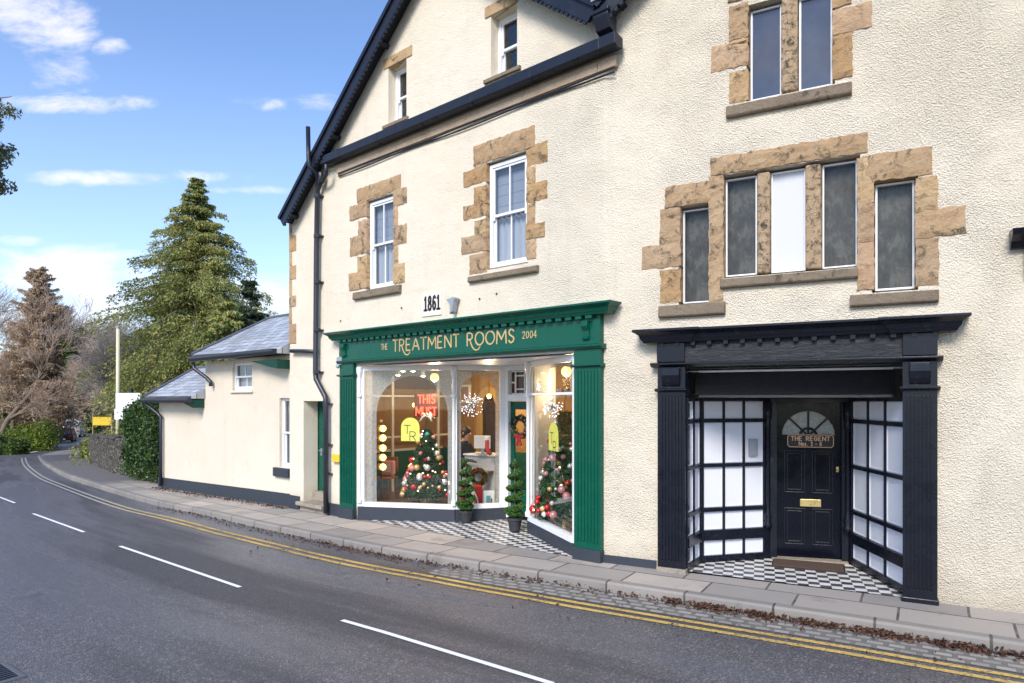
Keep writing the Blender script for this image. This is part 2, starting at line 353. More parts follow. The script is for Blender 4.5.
def vinyl():
    m = Mt('frosted_scallop_vinyl'); c = m.coord(scale=(1, 1, 1)); f = m.voro(c, 14, 'DISTANCE_TO_EDGE'); m.col(m.ramp(f, [(.02, (.33, .34, .33)), (.09, (.50, .49, .46))])).rough(.6)
    m.b.inputs['Alpha'].default_value = .60; return m.m
M['vinyl'] = vinyl()
def cloth(name, c, fold=30, var=.25, alpha=1):
    m = Mt(name); v = m.coord(); w = m.N('ShaderNodeTexWave'); w.inputs['Scale'].default_value = fold/10; w.inputs['Distortion'].default_value = 1.5; m.l(v, w.inputs['Vector']); n = m.noise(v, 20, 3)
    m.col(m.mix(m.math('MULTIPLY', w.outputs['Fac'], var), c, tuple(x*.5 for x in c))).rough(.85).spec(.1); m.bump(w.outputs['Fac'], .5, .02); m.b.inputs['Alpha'].default_value = alpha; return m.m
M['curtain'] = cloth('pale_net_curtain', (.78, .79, .82), 30, .35)
M['blind'] = cloth('white_roller_blind', (.60, .61, .65), 4, .05)
M['blind_grey'] = cloth('grey_slatted_blind', (.55, .57, .62), 6, .2)

def asphalt():
    m = Mt('worn_asphalt'); v = m.coord(); uv = m.N('ShaderNodeTexCoord').outputs['UV']; sp = m.N('ShaderNodeSeparateXYZ'); m.l(uv, sp.inputs[0])
    a = m.noise(v, 80, 3, .85); b = m.voro(v, 90); big = m.noise(v, .35, 5, .6); md = m.noise(v, 2.0, 5, .6)
    base = m.ramp(a, [(.36, (.026, .026, .029)), (.5, (.092, .090, .095)), (.62, (.23, .23, .235))])
    base = m.mix(m.ramp(big, [(.4, 0), (.7, .5)]), base, (.085, .092, .115)); 
    chips = m.voro(v, 62, 'F1', 'Color'); base = m.mix(m.ramp(chips, [(.70, 0), (.86, .9)]), base, (.30, .25, .25))
    cv = m.N('ShaderNodeCombineXYZ'); m.l(m.math('MULTIPLY', sp.outputs[0], .07), cv.inputs[0]); m.l(m.math('MULTIPLY', sp.outputs[1], 3.6), cv.inputs[1])
    tr = m.noise(cv.outputs[0], 1.1, 4, .55)        # wheel tracks along the road; the pale blue bands paint in sky sheen
    base = m.mix(m.ramp(tr, [(.40, .62), (.50, 0)]), base, (.042, .040, .043)); base = m.mix(m.ramp(tr, [(.50, 0), (.62, .55)]), base, (.13, .145, .185))
    base = m.mix(m.ramp(md, [(.62, 0), (.7, .35)]), base, (.03, .03, .033))
    m.col(base); m.rough(m.ramp(tr, [(.40, .60), (.60, .22)])); m.spec(.6)
    m.bump(m.math('ADD', m.math('MULTIPLY', b, .9), a), .8, .011); return m.m
M['asphalt'] = asphalt()
def flags(name, w, h, ca, cb, mort, off=.5, ms=.012, bumpd=.01, grime=.5):
    m = Mt(name); uv = m.N('ShaderNodeTexCoord').outputs['UV']; v = m.coord(); b = m.N('ShaderNodeTexBrick')
    nn = m.N('ShaderNodeTexNoise'); nn.inputs['Scale'].default_value = 3; m.l(v, nn.inputs['Vector']); mxv = m.N('ShaderNodeMix', data_type='VECTOR'); mxv.inputs[0].default_value = .012 if w > .4 else .03
    m.l(uv, mxv.inputs[4]); m.l(nn.outputs['Color'], mxv.inputs[5]); m.l(mxv.outputs[1], b.inputs['Vector'])
    b.inputs['Scale'].default_value = 1; b.inputs['Brick Width'].default_value = w; b.inputs['Row Height'].default_value = h; b.inputs['Mortar Size'].default_value = ms; b.offset = off; b.inputs['Bias'].default_value = 0
    b.inputs['Color1'].default_value = (*ca, 1); b.inputs['Color2'].default_value = (*cb, 1); b.inputs['Mortar'].default_value = (*mort, 1)
    n = m.noise(v, 4, 7, .65); n2 = m.noise(v, 45, 4, .6); d = m.noise(v, 1.3, 6, .7, .4)
    c = m.mix(m.ramp(n, [(.35, 0), (.7, .45)]), b.outputs['Color'], tuple(x*.7 for x in ca)); c = m.mix(m.ramp(d, [(.55, 0), (.72, grime)]), c, (.06, .052, .045)); c = m.mix(m.ramp(n2, [(.3, .3), (.5, 0)]), c, tuple(x*.6 for x in ca))
    m.col(c).rough(.75).spec(.35); h_ = m.math('ADD', m.math('MULTIPLY', b.outputs['Fac'], -1.0), m.math('MULTIPLY', n2, .25)); m.bump(h_, .8, bumpd); return m
fm = flags('york_stone_flags', .92, .62, (.50, .44, .375), (.235, .225, .215), (.05, .045, .04), .37)
sp_ = fm.N('ShaderNodeSeparateXYZ'); fm.l(fm.N('ShaderNodeTexCoord').outputs['UV'], sp_.inputs[0])
far = fm.ramp(fm.math('MULTIPLY', fm.math('ADD', sp_.outputs[0], fm.math('MULTIPLY', fm.noise(fm.coord(), .5, 2), 3)), .02), [(.56, 0), (.60, 1)])
cur = fm.b.inputs['Base Color'].links[0].from_socket
fm.col(fm.mix(far, cur, fm.ramp(fm.noise(fm.coord(), 50, 4), [(.3, (.10, .095, .095)), (.7, (.20, .19, .185))]))); M['flags'] = fm.m
M['kerb'] = flags('granite_kerb', .9, 3, (.30, .27, .24), (.22, .205, .19), (.05, .045, .04), 0, .012, .01, .5).m
M['setts'] = flags('worn_granite_setts', .17, .11, (.36, .34, .31), (.24, .23, .22), (.13, .12, .105), .5, .022, .02, .3).m
def tiles():
    m = Mt('black_and_white_floor_tiles'); v = m.coord(rot=(0, 0, R(20))); c = m.N('ShaderNodeTexChecker'); c.inputs['Scale'].default_value = 8.5; m.l(v, c.inputs['Vector']); c.inputs['Color1'].default_value = (.76, .75, .73, 1); c.inputs['Color2'].default_value = (.035, .036, .042, 1)
    n = m.noise(v, 5, 6, .7); m.col(m.mix(m.ramp(n, [(.4, 0), (.75, .5)]), c.outputs['Color'], (.22, .20, .18))).rough(.35); m.bump(n, .1, .004); return m.m
M['tiles'] = tiles()
def line(name, c, fade=None):
    w_ = .035 if fade else 0
    m = Mt(name); v = m.coord(); n = m.noise(v, 30, 6, .75); n2 = m.noise(v, 1.6, 4); f = m.math('ADD', m.math('MULTIPLY', n, .7), m.math('MULTIPLY', n2, .3))
    m.col(m.ramp(f, [(.455-w_, (.10, .098, .096)), (.495-w_, tuple(x*.6 for x in c)), (.62, c)])).rough(.7)
    if fade:
        sp = m.N('ShaderNodeSeparateXYZ'); m.l(m.N('ShaderNodeTexCoord').outputs['UV'], sp.inputs[0]); m.col(m.mix(m.ramp(m.math('MULTIPLY', sp.outputs[0], .02), [(.36, 0), (.5, 1)]), m.b.inputs['Base Color'].links[0].from_socket, (.33, .325, .31))); m.bump(n, .3, .004); return m.m
M['yellow_line'] = line('worn_yellow_road_paint', (.74, .50, .13), True); M['white_line'] = line('worn_white_road_paint', (.46, .46, .44))
def ground():
    m = Mt('leafy_verge_ground'); v = m.coord(); n = m.noise(v, .5, 6); n2 = m.noise(v, 9, 6, .7); c = m.ramp(n, [(.35, (.05, .065, .02)), (.5, (.10, .085, .04)), (.65, (.17, .10, .06))]); m.col(m.mix(m.ramp(n2, [(.3, .6), (.6, 0)]), c, (.03, .03, .015))).rough(.95); m.bump(n2, .8, .06); return m.m
M['ground'] = ground()
def leafm(name, cols, rough=.6, trans=.25, clump=.5):
    m = Mt(name); v = m.coord(); g = m.N('ShaderNodeNewGeometry').outputs['Random Per Island']; n = m.noise(v, clump, 3, .6); f = m.math('ADD', m.math('MULTIPLY', g, .5), m.math('MULTIPLY', n, .7))
    k = len(cols); m.col(m.ramp(f, [(.25+.6*i/(k-1), c) for i, c in enumerate(cols)])).rough(rough).spec(.3)
    m.b.inputs['Subsurface Weight'].default_value = 0
    if trans:
        t = m.t; o = t.nodes['Material Output']; tr = m.N('ShaderNodeBsdfTranslucent'); mx = m.N('ShaderNodeMixShader'); mx.inputs[0].default_value = trans
        m.l(m.b.inputs['Base Color'].links[0].from_socket, tr.inputs[0]); m.l(m.b.outputs[0], mx.inputs[1]); m.l(tr.outputs[0], mx.inputs[2]); m.l(mx.outputs[0], o.inputs[0])
    return m.m
M['fir'] = leafm('conifer_sprays', [(.045, .08, .03), (.17, .22, .06), (.34, .37, .11), (.55, .48, .19)], .6, .35, .55)
M['fir_dark'] = leafm('dark_blue_green_sprays', [(.016, .036, .02), (.04, .07, .035), (.09, .12, .06)], .6, .2, .6)
M['brown_fir'] = leafm('russet_conifer_sprays', [(.34, .26, .17), (.50, .38, .26), (.62, .49, .35)], .8, .35, .4)
M['pine'] = leafm('pine_needles', [(.07, .09, .05), (.18, .20, .10), (.32, .31, .18)], .6, .35, .9)
M['ivy'] = leafm('dark_ivy_leaves', [(.008, .022, .007), (.022, .052, .012), (.045, .09, .02), (.09, .15, .035)], .4, .15, 1.2)
M['lime'] = leafm('yellow_green_leaves', [(.05, .09, .015), (.14, .21, .03), (.30, .37, .06)], .5, .3, .8)
M['shrub'] = leafm('mid_green_leaves', [(.025, .05, .012), (.07, .12, .025), (.16, .22, .05)], .5, .25, .7)
M['twig_bush'] = leafm('brown_twiggy_leaves', [(.20, .155, .11), (.36, .28, .19), (.5, .4, .28)], .8, .3, .5)
M['dead'] = leafm('fallen_beech_leaves', [(.022, .012, .008), (.07, .032, .02), (.13, .065, .04)], .8, 0, 3)
M['topiary'] = leafm('clipped_box_leaves', [(.02, .05, .01), (.04, .11, .02), (.10, .22, .05)], .5, .1, 6)
M['bark'] = plain('grey_brown_bark', (.17, .13, .095), .9, 0, .4, .6, 9)
M['bark_pale'] = plain('pale_tan_bark', (.34, .26, .18), .9, 0, .35, .6, 7)
M['twig'] = plain('fine_twigs', (.48, .41, .35), .9, 0, .3, 0, 3)
M['twig_red'] = plain('reddish_fine_twigs', (.55, .42, .32), .9, 0, .3, 0, 3)

# ------------------------------------------------------------------ ground, road, pavement
def uvmesh(name, rows, mat, kind='structure', cols_uv=None):
    """rows: list of lists of (point, (u,v)); quads between consecutive rows"""
    k = len(rows[0]); me = bpy.data.meshes.new(name); vs = [tuple(p) for r in rows for p, _ in r]; uv = [u for r in rows for _, u in r]
    fs = [(i*k+j, i*k+j+1, (i+1)*k+j+1, (i+1)*k+j) for i in range(len(rows)-1) for j in range(k-1)]
    me.from_pydata(vs, [], fs); ul = me.uv_layers.new(name='UVMap')
    for p in me.polygons:
        for li in p.loop_indices: ul.data[li].uv = uv[me.loops[li].vertex_index]
    bm = bmesh.new(); bm.from_mesh(me); bmesh.ops.recalc_face_normals(bm, faces=bm.faces)
    if sum(f.normal.z for f in bm.faces) < 0: bmesh.ops.reverse_faces(bm, faces=bm.faces)
    bm.to_mesh(me); bm.free(); me.materials.append(mat)
    o = bpy.data.objects.new(name, me); COL.objects.link(o)
    if kind: o['kind'] = kind
    return o
n = 150; xs = np.linspace(-260, 260, n*2); ys = np.linspace(-120, 400, n*2)
X, Yg = np.meshgrid(xs, ys, indexing='ij'); Z = gz(X, Yg)-.24
V = np.stack([X.ravel(), Yg.ravel(), Z.ravel()], 1); k = n*2
I, J = np.meshgrid(np.arange(k-1), np.arange(k-1), indexing='ij'); a = (I*k+J).ravel()
g = raw('ground', V, np.stack([a, a+k, a+k+1, a+1], 1), M['ground']); g['kind'] = 'structure'

KP = [(9.6, 2.6), (6.6, 4.5), (4.72, 5.68), (3.42, 6.49), (2.45, 7.06), (1.5, 7.62), (.81, 8.04), (.0, 8.57), (-.62, 9.02), (-1.63, 9.74), (-2.6, 10.53), (-3.53, 11.35), (-4.75, 12.42), (-6.35, 13.93), (-8.5, 15.95), (-12.0, 19.6)]
for p in ((90.2, 485.5), (64.5, 476.7), (46.7, 467), (40.5, 461.5), (38, 457.5)): q = ray(*p, -.11); KP.append((q.x, q.y))
KP.pop(15)
kp = [Vector((*p, 0)).to_2d() for p in KP]
def smooth(pts, sub=8):       # Catmull-Rom
    out = []
    for i in range(len(pts)-1):
        p0 = pts[max(i-1, 0)]; p1 = pts[i]; p2 = pts[i+1]; p3 = pts[min(i+2, len(pts)-1)]
        for j in range(sub):
            t = j/sub; out.append(.5*((2*p1)+(p2-p0)*t+(2*p0-5*p1+4*p2-p3)*t*t+(3*p1-p0-3*p2+p3)*t**3))
    out.append(pts[-1]); return out
K = smooth(kp); KN = []; KS = [0]
for i, p in enumerate(K):
    d = (K[min(i+1, len(K)-1)]-K[max(i-1, 0)]).normalized(); KN.append(Vector((d.y, -d.x)))     # towards the buildings
    if i: KS.append(KS[-1]+(K[i]-K[i-1]).length)
if (Vector((1.19, 8.85))-K[40]).dot(KN[40]) < 0: KN = [-n_ for n_ in KN]
def off(i, d): return K[i]+KN[i]*d
def P3(p, dz=0): return Vector((p.x, p.y, float(gz(p.x, p.y))+dz))
def kstrip(name, d0, d1, dz, mat, i0=0, i1=None, m=2, kind='structure', build=True):
    rows = []
    for i in range(i0, (i1 or len(K))):
        r = []
        for j in range(m):
            d = d0+(d1-d0)*j/(m-1); p = off(i, d); r.append((P3(p, dz), (KS[i], d)))
        rows.append(r)
    return uvmesh(name, rows, mat, kind) if build else rows
NM = len(K)
# road: right edge = kerb, left edge 5.6 m away, then the bend and the far stretch
pairs = [(K[i], off(i, -5.8 if i < 100 else -5.8)) for i in range(0, 112, 3)]
fr_ = [((38, 457.5), (-90, 462)), ((43, 455), (-40, 456)), ((58, 453.5), (0, 452)), ((78, 450), (20, 448.6)), ((88, 444), (40, 445.5)), ((91, 438), (54, 443)), ((91, 432), (57.5, 438)), ((92, 427), (62, 429)), ((95, 423), (66, 424.5)), ((104, 420), (71, 421)), ((118, 418.6), (80, 419))]
for a_, b_ in fr_: pairs.append((ray(*a_, -.11).to_2d(), ray(*b_, -.11).to_2d()))
rows = []; u = 0; prev = None
for (a_, b_) in pairs:
    c_ = (a_+b_)/2
    if prev is not None: u += (c_-prev).length
    prev = c_; rows.append([(P3(a_.lerp(b_, j/12), -.11), (u, j/12)) for j in range(13)])
uvmesh('road', rows, M['asphalt'])
# far pavement side of the camera (outside the frame) and the verge stay ground
kstrip('pavement', .13, 4.2, 0.0, M['flags'], m=6)
rows = []
for i in range(NM):
    A_ = off(i, 0); B_ = off(i, .02); C_ = off(i, .132)
    rows.append([(P3(A_, -.16), (KS[i], 0)), (P3(A_, -.02), (KS[i], .1)), (P3(B_, .004), (KS[i], .12)), (P3(C_, .004), (KS[i], .24)), (P3(C_, -.05), (KS[i], .3))])
tag(uvmesh('kerb', rows, M['kerb']), kind='structure')
i_s = next(i for i in range(NM) if K[i].x < -.6)
kstrip('gutter_setts', -.02, -.46, -.106, M['setts'], 0, i_s+3, 2)
for d in (-.53, -.69): kstrip('yellow_line', d, d-.072, -.104, M['yellow_line'], 0, NM, 2)
def dash(p, q, w=.11):
    a_ = ray(*p, -.104).to_2d(); b_ = ray(*q, -.104).to_2d(); d = (b_-a_).normalized(); m_ = Vector((-d.y, d.x))*w/2; k_ = 8
    uvmesh('lane_line', [[(P3(a_.lerp(b_, j/k_)-m_, -.104), (j, 0)), (P3(a_.lerp(b_, j/k_)+m_, -.104), (j, 1))] for j in range(k_+1)], M['white_line'])
for p, q in (((342, 620), (553, 683.5)), ((120, 546), (240, 587)), ((33, 513.5), (84, 532)), ((-30, 486), (15, 503)), ((17, 454.4), (27, 453.2)), ((31, 452.4), (38, 451.2)), ((40, 450.6), (47, 449.2)), ((49, 448.4), (56, 446.8)), ((600, 698), (780, 760))): dash(p, q, .056 if q[1] > 480 else .14)
ap = [ray(*p, -.03) for p in ((38, 457.5), (43, 454.2), (58, 451.2), (80, 448.6), (90, 447.5), (112, 452), (130, 470), (100, 470))]
tri_ = geometry.tessellate_polygon([[Vector((p.x, p.y, 0)) for p in ap]]); uvmesh('footway_corner', [[(ap[0], (0, 0)), (ap[1], (1, 0))], [(ap[7], (0, 1)), (ap[2], (1, 1))], [(ap[6], (0, 2)), (ap[3], (1, 2))], [(ap[5], (0, 3)), (ap[4], (1, 3))]], M['kerb'])
# cast-iron drain grate at the near kerb
gl_ = ray(-12, 679, -.104); gt = thing('drain_grate', 'slotted iron drain grate set in the road at the bottom left corner', 'drain grate', gl_)
GF = Frame((gl_.x, gl_.y), (.80, -.60)); mb = MB(); z0 = gl_.z
for a0, a1, o0, o1 in ((-.3, .2, -.2, -.165), (-.3, .2, .165, .2), (-.3, -.265, -.165, .165), (.165, .2, -.165, .165)): mb.box(GF, a0, a1, o0, o1, z0-.02, z0+.012)
obj('frame', mb, plain('worn_grate_iron', (.16, .16, .17), .5, .4), gt, bevel=.004)
mb = MB()
for i in range(9): mb.box(GF, -.25+i*.048, -.225+i*.048, -.165, .165, z0-.02, z0+.008)
obj('bars', mb, M['pipe'], gt)
# fallen leaves along the kerb
def quads(P, size, asp=1.6, flat=0.0, droop=None):
    n_ = len(P); d = rng.normal(size=(n_, 3)); 
    if flat: d[:, 2] *= 1-flat
    if droop is not None: d = d*.55+droop
    d /= np.linalg.norm(d, axis=1, keepdims=True)+1e-9
    e = rng.normal(size=(n_, 3)); 
    if flat: e[:, 2] *= 1-flat
    e -= d*(d*e).sum(1, keepdims=True); e /= np.linalg.norm(e, axis=1, keepdims=True)+1e-9
    s_ = size*(.6+.8*rng.random((n_, 1))); D = d*s_*asp/2; E_ = e*s_/2
    V_ = np.stack([P-D, P+E_*.9-D*.1, P+D, P-E_*.9-D*.1], 1).reshape(-1, 3); return V_, np.arange(n_*4).reshape(-1, 4)
pts = []
for i in range(0, i_s+20):
    w_ = 1.0 if i < i_s-26 else .14
    for _ in range(int(620*w_*(K[i+1]-K[i]).length*(1.0+.6*math.sin(i*1.7)))):
        q = K[i].lerp(K[i+1], random.random())-KN[i]*abs(random.gauss(.0, .075))+KN[i]*.0; pts.append((q.x, q.y, float(gz(q.x, q.y))-.10+random.random()**2*.045))
for i in range(70, 110):
    for _ in range(14): q = K[i].lerp(K[i+1], random.random())-KN[i]*random.random()**2*.25; pts.append((q.x, q.y, float(gz(q.x, q.y))-.1))
for _ in range(900):        # drifted against the wing's wall
    t_ = random.random(); q = L.pt(-14.4+t_*6.8, abs(random.gauss(.02, .12))+.05, 0); pts.append((q.x, q.y, float(gz(q.x, q.y))+.006+random.random()*.01))
for _ in range(260): a_ = random.uniform(0, 9); q = off(random.randrange(8, 90), random.uniform(-1.2, 1.3)); pts.append((q.x, q.y, float(gz(q.x, q.y))+(.008 if random.random() < 0 else -.09)))
V_, F_ = quads(np.array(pts), .024, 1.8, .5); lv = raw('fallen_leaves', V_, F_, M['dead']); tag(lv, 'drift of dead brown leaves lying along the kerb and wall', 'leaves', kind='stuff')

# ------------------------------------------------------------------ houses
def zq(F, x, yt, yb, o=0.0): return F.pix(x, yt, o)[1], F.pix(x, yb, o)[1]
def wallmesh(F, outer, holes, depth=.32, o=0.0):
    mb = MB(); polys = [[Vector((a_, z_, 0)) for a_, z_ in outer]]+[[Vector((a_, z_, 0)) for a_, z_ in h] for h in holes]
    flat = [p for q in polys for p in q]; tri = geometry.tessellate_polygon(polys)
    mb.add([F.pt(p.x, o, p.y) for p in flat], [tuple(t) for t in tri]); mb.add([F.pt(p.x, o-depth, p.y) for p in flat], [tuple(t)[::-1] for t in tri])
    nb = len(flat); i0 = 0
    for q in polys:
        k_ = len(q)
        for i in range(k_): a_, b_ = i0+i, i0+(i+1) % k_; mb.f.append((a_, b_, nb+b_, nb+a_))
        i0 += k_
    return mb
def rect(a0, a1, z0, z1): return [(a0, z0), (a1, z0), (a1, z1), (a0, z1)]
def rough_block(mb, F, a0, a1, d0, d1, z0, z1):
    m_ = .0015; a0 += m_; a1 -= m_; z0 += m_; z1 -= m_; na = max(2, int((a1-a0)/.05)); nz_ = max(2, int((z1-z0)/.05)); J = lambda k_: random.uniform(-k_, k_)
    base = len(mb.v); idx = {}
    for i in range(na+1):
        for j_ in range(nz_+1):
            e_ = i in (0, na) or j_ in (0, nz_); a_ = a0+(a1-a0)*i/na; z_ = z0+(z1-z0)*j_/nz_; idx[i, j_] = len(mb.v)
            mb.v.append(F.pt(a_+(J(.009) if i in (0, na) else J(.01)), d1-(.012 if e_ else 0)+J(.007), z_+(J(.009) if j_ in (0, nz_) else J(.01))))
    for i in range(na):
        for j_ in range(nz_): mb.f.append((idx[i, j_], idx[i+1, j_], idx[i+1, j_+1], idx[i, j_+1]))
    rim = [(i, 0) for i in range(na)]+[(na, j_) for j_ in range(nz_)]+[(i, nz_) for i in range(na, 0, -1)]+[(0, j_) for j_ in range(nz_, 0, -1)]
    bk = []
    for k_ in rim: i, j_ = k_; bk.append(len(mb.v)); mb.v.append(F.pt(a0+(a1-a0)*i/na, d0, z0+(z1-z0)*j_/nz_))
    n_ = len(rim)
    for q in range(n_): mb.f.append((idx[rim[q]], idx[rim[(q+1) % n_]], bk[(q+1) % n_], bk[q]))
    mb.f.append(tuple(bk))
def blocks(F, lst, d0, d1, j=.008):
    mb = MB()
    for (xl, xr, yt, yb) in lst:
        a0, zt = F.pix(xl, yt); _, zb = F.pix(xl, yb); a1 = F.S(xr)
        # subdivided rough stone: split into courses so no block is a clean rectangle
        rough_block(mb, F, a0, a1, d0, d1+random.uniform(-.002, .014), zb, zt)
    return mb
# opening sizes (metric)
W1 = (-5.08, -4.34, 4.085, 5.64); W2 = (-2.10, -1.325, 4.08, 5.63); A1 = (-4.48, -3.99, 6.88, 7.86); A2 = (-2.02, -1.50, 6.91, 7.83)
TOPW = (L,)
DOORL = (L.S(303.6), L.S(325), -.3, L.pix(304, 401)[1]); SHOP = (-5.40, -.43, -.3, 2.79)
house = thing('gabled_shop_house', 'cream roughcast gabled house with quoined sash windows above the green shopfront', 'house', L.pt(-3.5, 0, -.1))
outer = [(-7.72, -.35), (0, -.35), (0, 6.95), (-3.17, 9.40), (-7.72, 5.66)]
g_ = .03
holes = [rect(w[0]-g_, w[1]+g_, w[2]-g_, w[3]+g_) for w in (W1, W2)]+[rect(*w) for w in (A1, A2)]+[rect(*SHOP)]+[rect(*DOORL)]
holes[-2] = rect(SHOP[0], SHOP[1], -.3, SHOP[3]); 
mb = wallmesh(L, outer, holes)
for a_ in (-7.72, ):  # left flank, back
    mb.prism(Frame(L.pt(-7.72, 0, 0).to_2d(), L.n*-1), rect(.33, 8, -.6, 5.64), -.3, 0)
mb.box(L, -7.4, 2.2, -8.0, -7.7, -.5, 6.4)
obj('wall', mb, M['cast_fine'], house)
def slab(mbs, F, p0, p1, o0, o1, th=.09):
    d = Vector((p1[0]-p0[0], p1[1]-p0[1])).normalized(); n2 = Vector((-d.y, d.x));
    if n2.y < 0: n2 = -n2
    mbs.prism(F, [p0, p1, (p1[0]+n2.x*th, p1[1]+n2.y*th), (p0[0]+n2.x*th, p0[1]+n2.y*th)], o0, o1)
def roofobj(name, mb, F, parent, sl_dir='s'):
    o = obj(name, mb, M['slate'], parent); me = o.data; ul = me.uv_layers.new(name='UVMap')
    for p in me.polygons:
        for li in p.loop_indices:
            w_ = me.vertices[me.loops[li].vertex_index].co+WL[o]; q = Vector((w_.x, w_.y))-F.o
            s_ = q.dot(F.u); n_ = q.dot(F.n)
            ul.data[li].uv = (n_, math.hypot(s_, w_.z-5)*1.0) if sl_dir == 's' else (s_, math.hypot(n_, 0)*1.25)
    return o
def gz_l(s_): return 5.66+.826*(s_+7.72)
mb = MB(); VE = L.S(281, .24); slab(mb, L, (VE-.02, gz_l(VE-.02)+.02), (-3.17, 9.44), .21, -8.2); slab(mb, L, (-3.17, 9.44), (.0, 7.03), .21, -8.2)
roofobj('roof', mb, L, house)
def barge(F, p0, p1, o=.22):
    d = Vector((p1[0]-p0[0], p1[1]-p0[1])); ln = d.length; d.normalize(); n2 = Vector((-d.y, d.x))
    if n2.y < 0: n2 = -n2
    mb = MB(); q = lambda t, h: (p0[0]+d.x*t+n2.x*h, p0[1]+d.y*t+n2.y*h)
    mb.prism(F, [q(0, -.16), q(ln, -.16), q(ln, .13), q(0, .13)], o, o+.035); mb.prism(F, [q(0, .02), q(ln, .02), q(ln, .09), q(0, .09)], o+.035, o+.07)
    t = .03
    while t < ln-.08: mb.prism(F, [q(t, -.20), q(t+.04, -.20), q(t+.055, -.16), q(t-.01, -.16)], o+.004, o+.03); t += .09
    mb.prism(F, [q(0, -.04), q(ln, -.04), q(ln, -.01), q(0, -.01)], .002, o)
    t = .2
    while t < ln-.1: mb.prism(F, [q(t, -.12), q(t+.08, -.12), q(t+.08, -.04), q(t, -.04)], .003, o-.002); t += 1.9
    return mb
obj('bargeboard', barge(L, (VE, gz_l(VE)), (-3.17, 9.42)), M['verge'], house); obj('bargeboard', barge(L, (.02, 7.05), (-3.17, 9.42)), M['verge'], house)
# quoins at the far left corner
mb = MB()
for i, (yt, yb) in enumerate(((209, 222), (236, 252), (266, 280), (296, 307), (324, 344), (222, 236), (252, 266), (280, 296), (307, 324))):
    a0 = -7.735; zt = L.pix(291, yt)[1]; zb = L.pix(291, yb)[1]; mb.box(L, a0, a0+(.26 if i < 5 else .10), -.25, .014, zb+.004, zt-.004, .006)
obj('corner_quoins', mb, M['sandstone'], house, bevel=.008)
# gutter across the gable, its stone band and two cables
a0 = L.S(319, .22); a1 = L.S(612, .27)
mb = MB(); mb.prof(L, [(.02, 6.535), (.15, 6.52), (.205, 6.55), (.215, 6.69), (.19, 6.70), (.02, 6.67)], a0, a1)
for s_ in np.arange(a0+.6, a1, 1.15): mb.prof(L, [(.015, 6.525), (.16, 6.51), (.213, 6.545), (.222, 6.69), (.2, 6.69), (.15, 6.53)], s_, s_+.02)
obj('gutter', mb, M['verge'], house, bevel=.01)
mb = MB(); s_ = a0+.3
while s_ < a1-.1: e = min(s_+random.uniform(.9, 1.3), a1-.1); mb.box(L, s_, e-.004, -.03, .035, 6.36, 6.50); s_ = e
obj('string_course', mb, M['band'], house, bevel=.006)
for dz in (0, -.05):
    pts = [L.pt(s_, .03, 6.335+dz*.8+.012*math.sin(s_*2.3+dz*40)) for s_ in np.linspace(a0+.35, a1-.12, 40)]; obj('cable', MB().tube(pts, .012, 5), M['pipe'], house)
mb = MB(); c_, zc = L.pix(603, 22, .2)
mb.prof(L, [(.04, 6.73), (.19, 6.78), (.25, 6.93), (.25, 7.0), (.04, 7.0)], c_-.12, c_+.10); mb.box(L, c_-.14, c_+.12, .03, .27, 6.97, 7.02)
obj('rainwater_hopper', mb, M['verge'], house, bevel=.01)
obj('lead_flashing', MB().prism(L, [(c_-.12, 7.125), (c_+.05, 7.125), (c_+.12, 7.42), (c_-.09, 7.42)], .06, .3), M['grey_metal'], house)
# windows
def sash(parent, F, w, cols=2, c=.055, mid=.5, curtain='curtain', up='blind_grey', horns=True, rec=-.13, label=None):
    a0, a1, z0, z1 = w; mb = MB(); zm = z0+(z1-z0)*mid
    mb.box(F, a0, a0+c, rec-.08, rec, z0, z1); mb.box(F, a1-c, a1, rec-.08, rec, z0, z1); mb.box(F, a0+c, a1-c, rec-.08, rec, z1-c, z1); mb.box(F, a0+c, a1-c, rec-.08, rec+.01, z0, z0+.05)
    i0, i1 = a0+c, a1-c
    for (zb, zt, o) in ((zm-.02, z1-c, rec-.015), (z0+.05, zm+.02, rec-.05)):
        mb.box(F, i0, i0+.035, o-.035, o, zb, zt); mb.box(F, i1-.035, i1, o-.035, o, zb, zt); mb.box(F, i0+.035, i1-.035, o-.035, o, zt-.035, zt); mb.box(F, i0+.035, i1-.035, o-.035, o, zb, zb+.04)
        for q in range(1, cols): x = i0+(i1-i0)*q/cols; mb.box(F, x-.011, x+.011, o-.03, o-.004, zb+.04, zt-.035)
    if horns:
        for x in (i0, i1-.035): mb.box(F, x, x+.035, rec-.04, rec-.012, zm-.07, zm-.02)
    o = obj('window', mb, M['white'], parent, loc=F.pt((a0+a1)/2, rec, z0), bevel=.003, seg=1, label=label)
    obj('pane', MB().box(F, i0+.01, i1-.01, rec-.034, rec-.03, zm, z1-c-.01), M['glass_old'], o); obj('pane', MB().box(F, i0+.01, i1-.01, rec-.068, rec-.064, z0+.06, zm), M['glass_old'], o)
    if curtain:
        n_ = 40; vs = []; 
        for i in range(n_+1): s_ = a0+(a1-a0)*i/n_; oo = rec-.14+.018*math.sin(i*1.25)+.008*math.sin(i*2.9); vs += [F.pt(s_, oo, z0), F.pt(s_, oo, zm+.02)]
        mc = MB().add(vs, [(2*i, 2*i+2, 2*i+3, 2*i+1) for i in range(n_)]); obj('curtain', mc, M[curtain], o, fix=False)
    if up:
        mc = MB(); z = zm
        while z < z1: mc.box(F, a0, a1, rec-.125, rec-.12, z, min(z+.155, z1)); z += .16
        obj('blind', mc, M[up], o)
    if not curtain: obj('room_shade', MB().box(F, a0-.1, a1+.1, rec-.62, rec-.6, z0-.1, z1+.1), M['dark'], o)  # dark board painted for the unlit room behind the panes
    return o
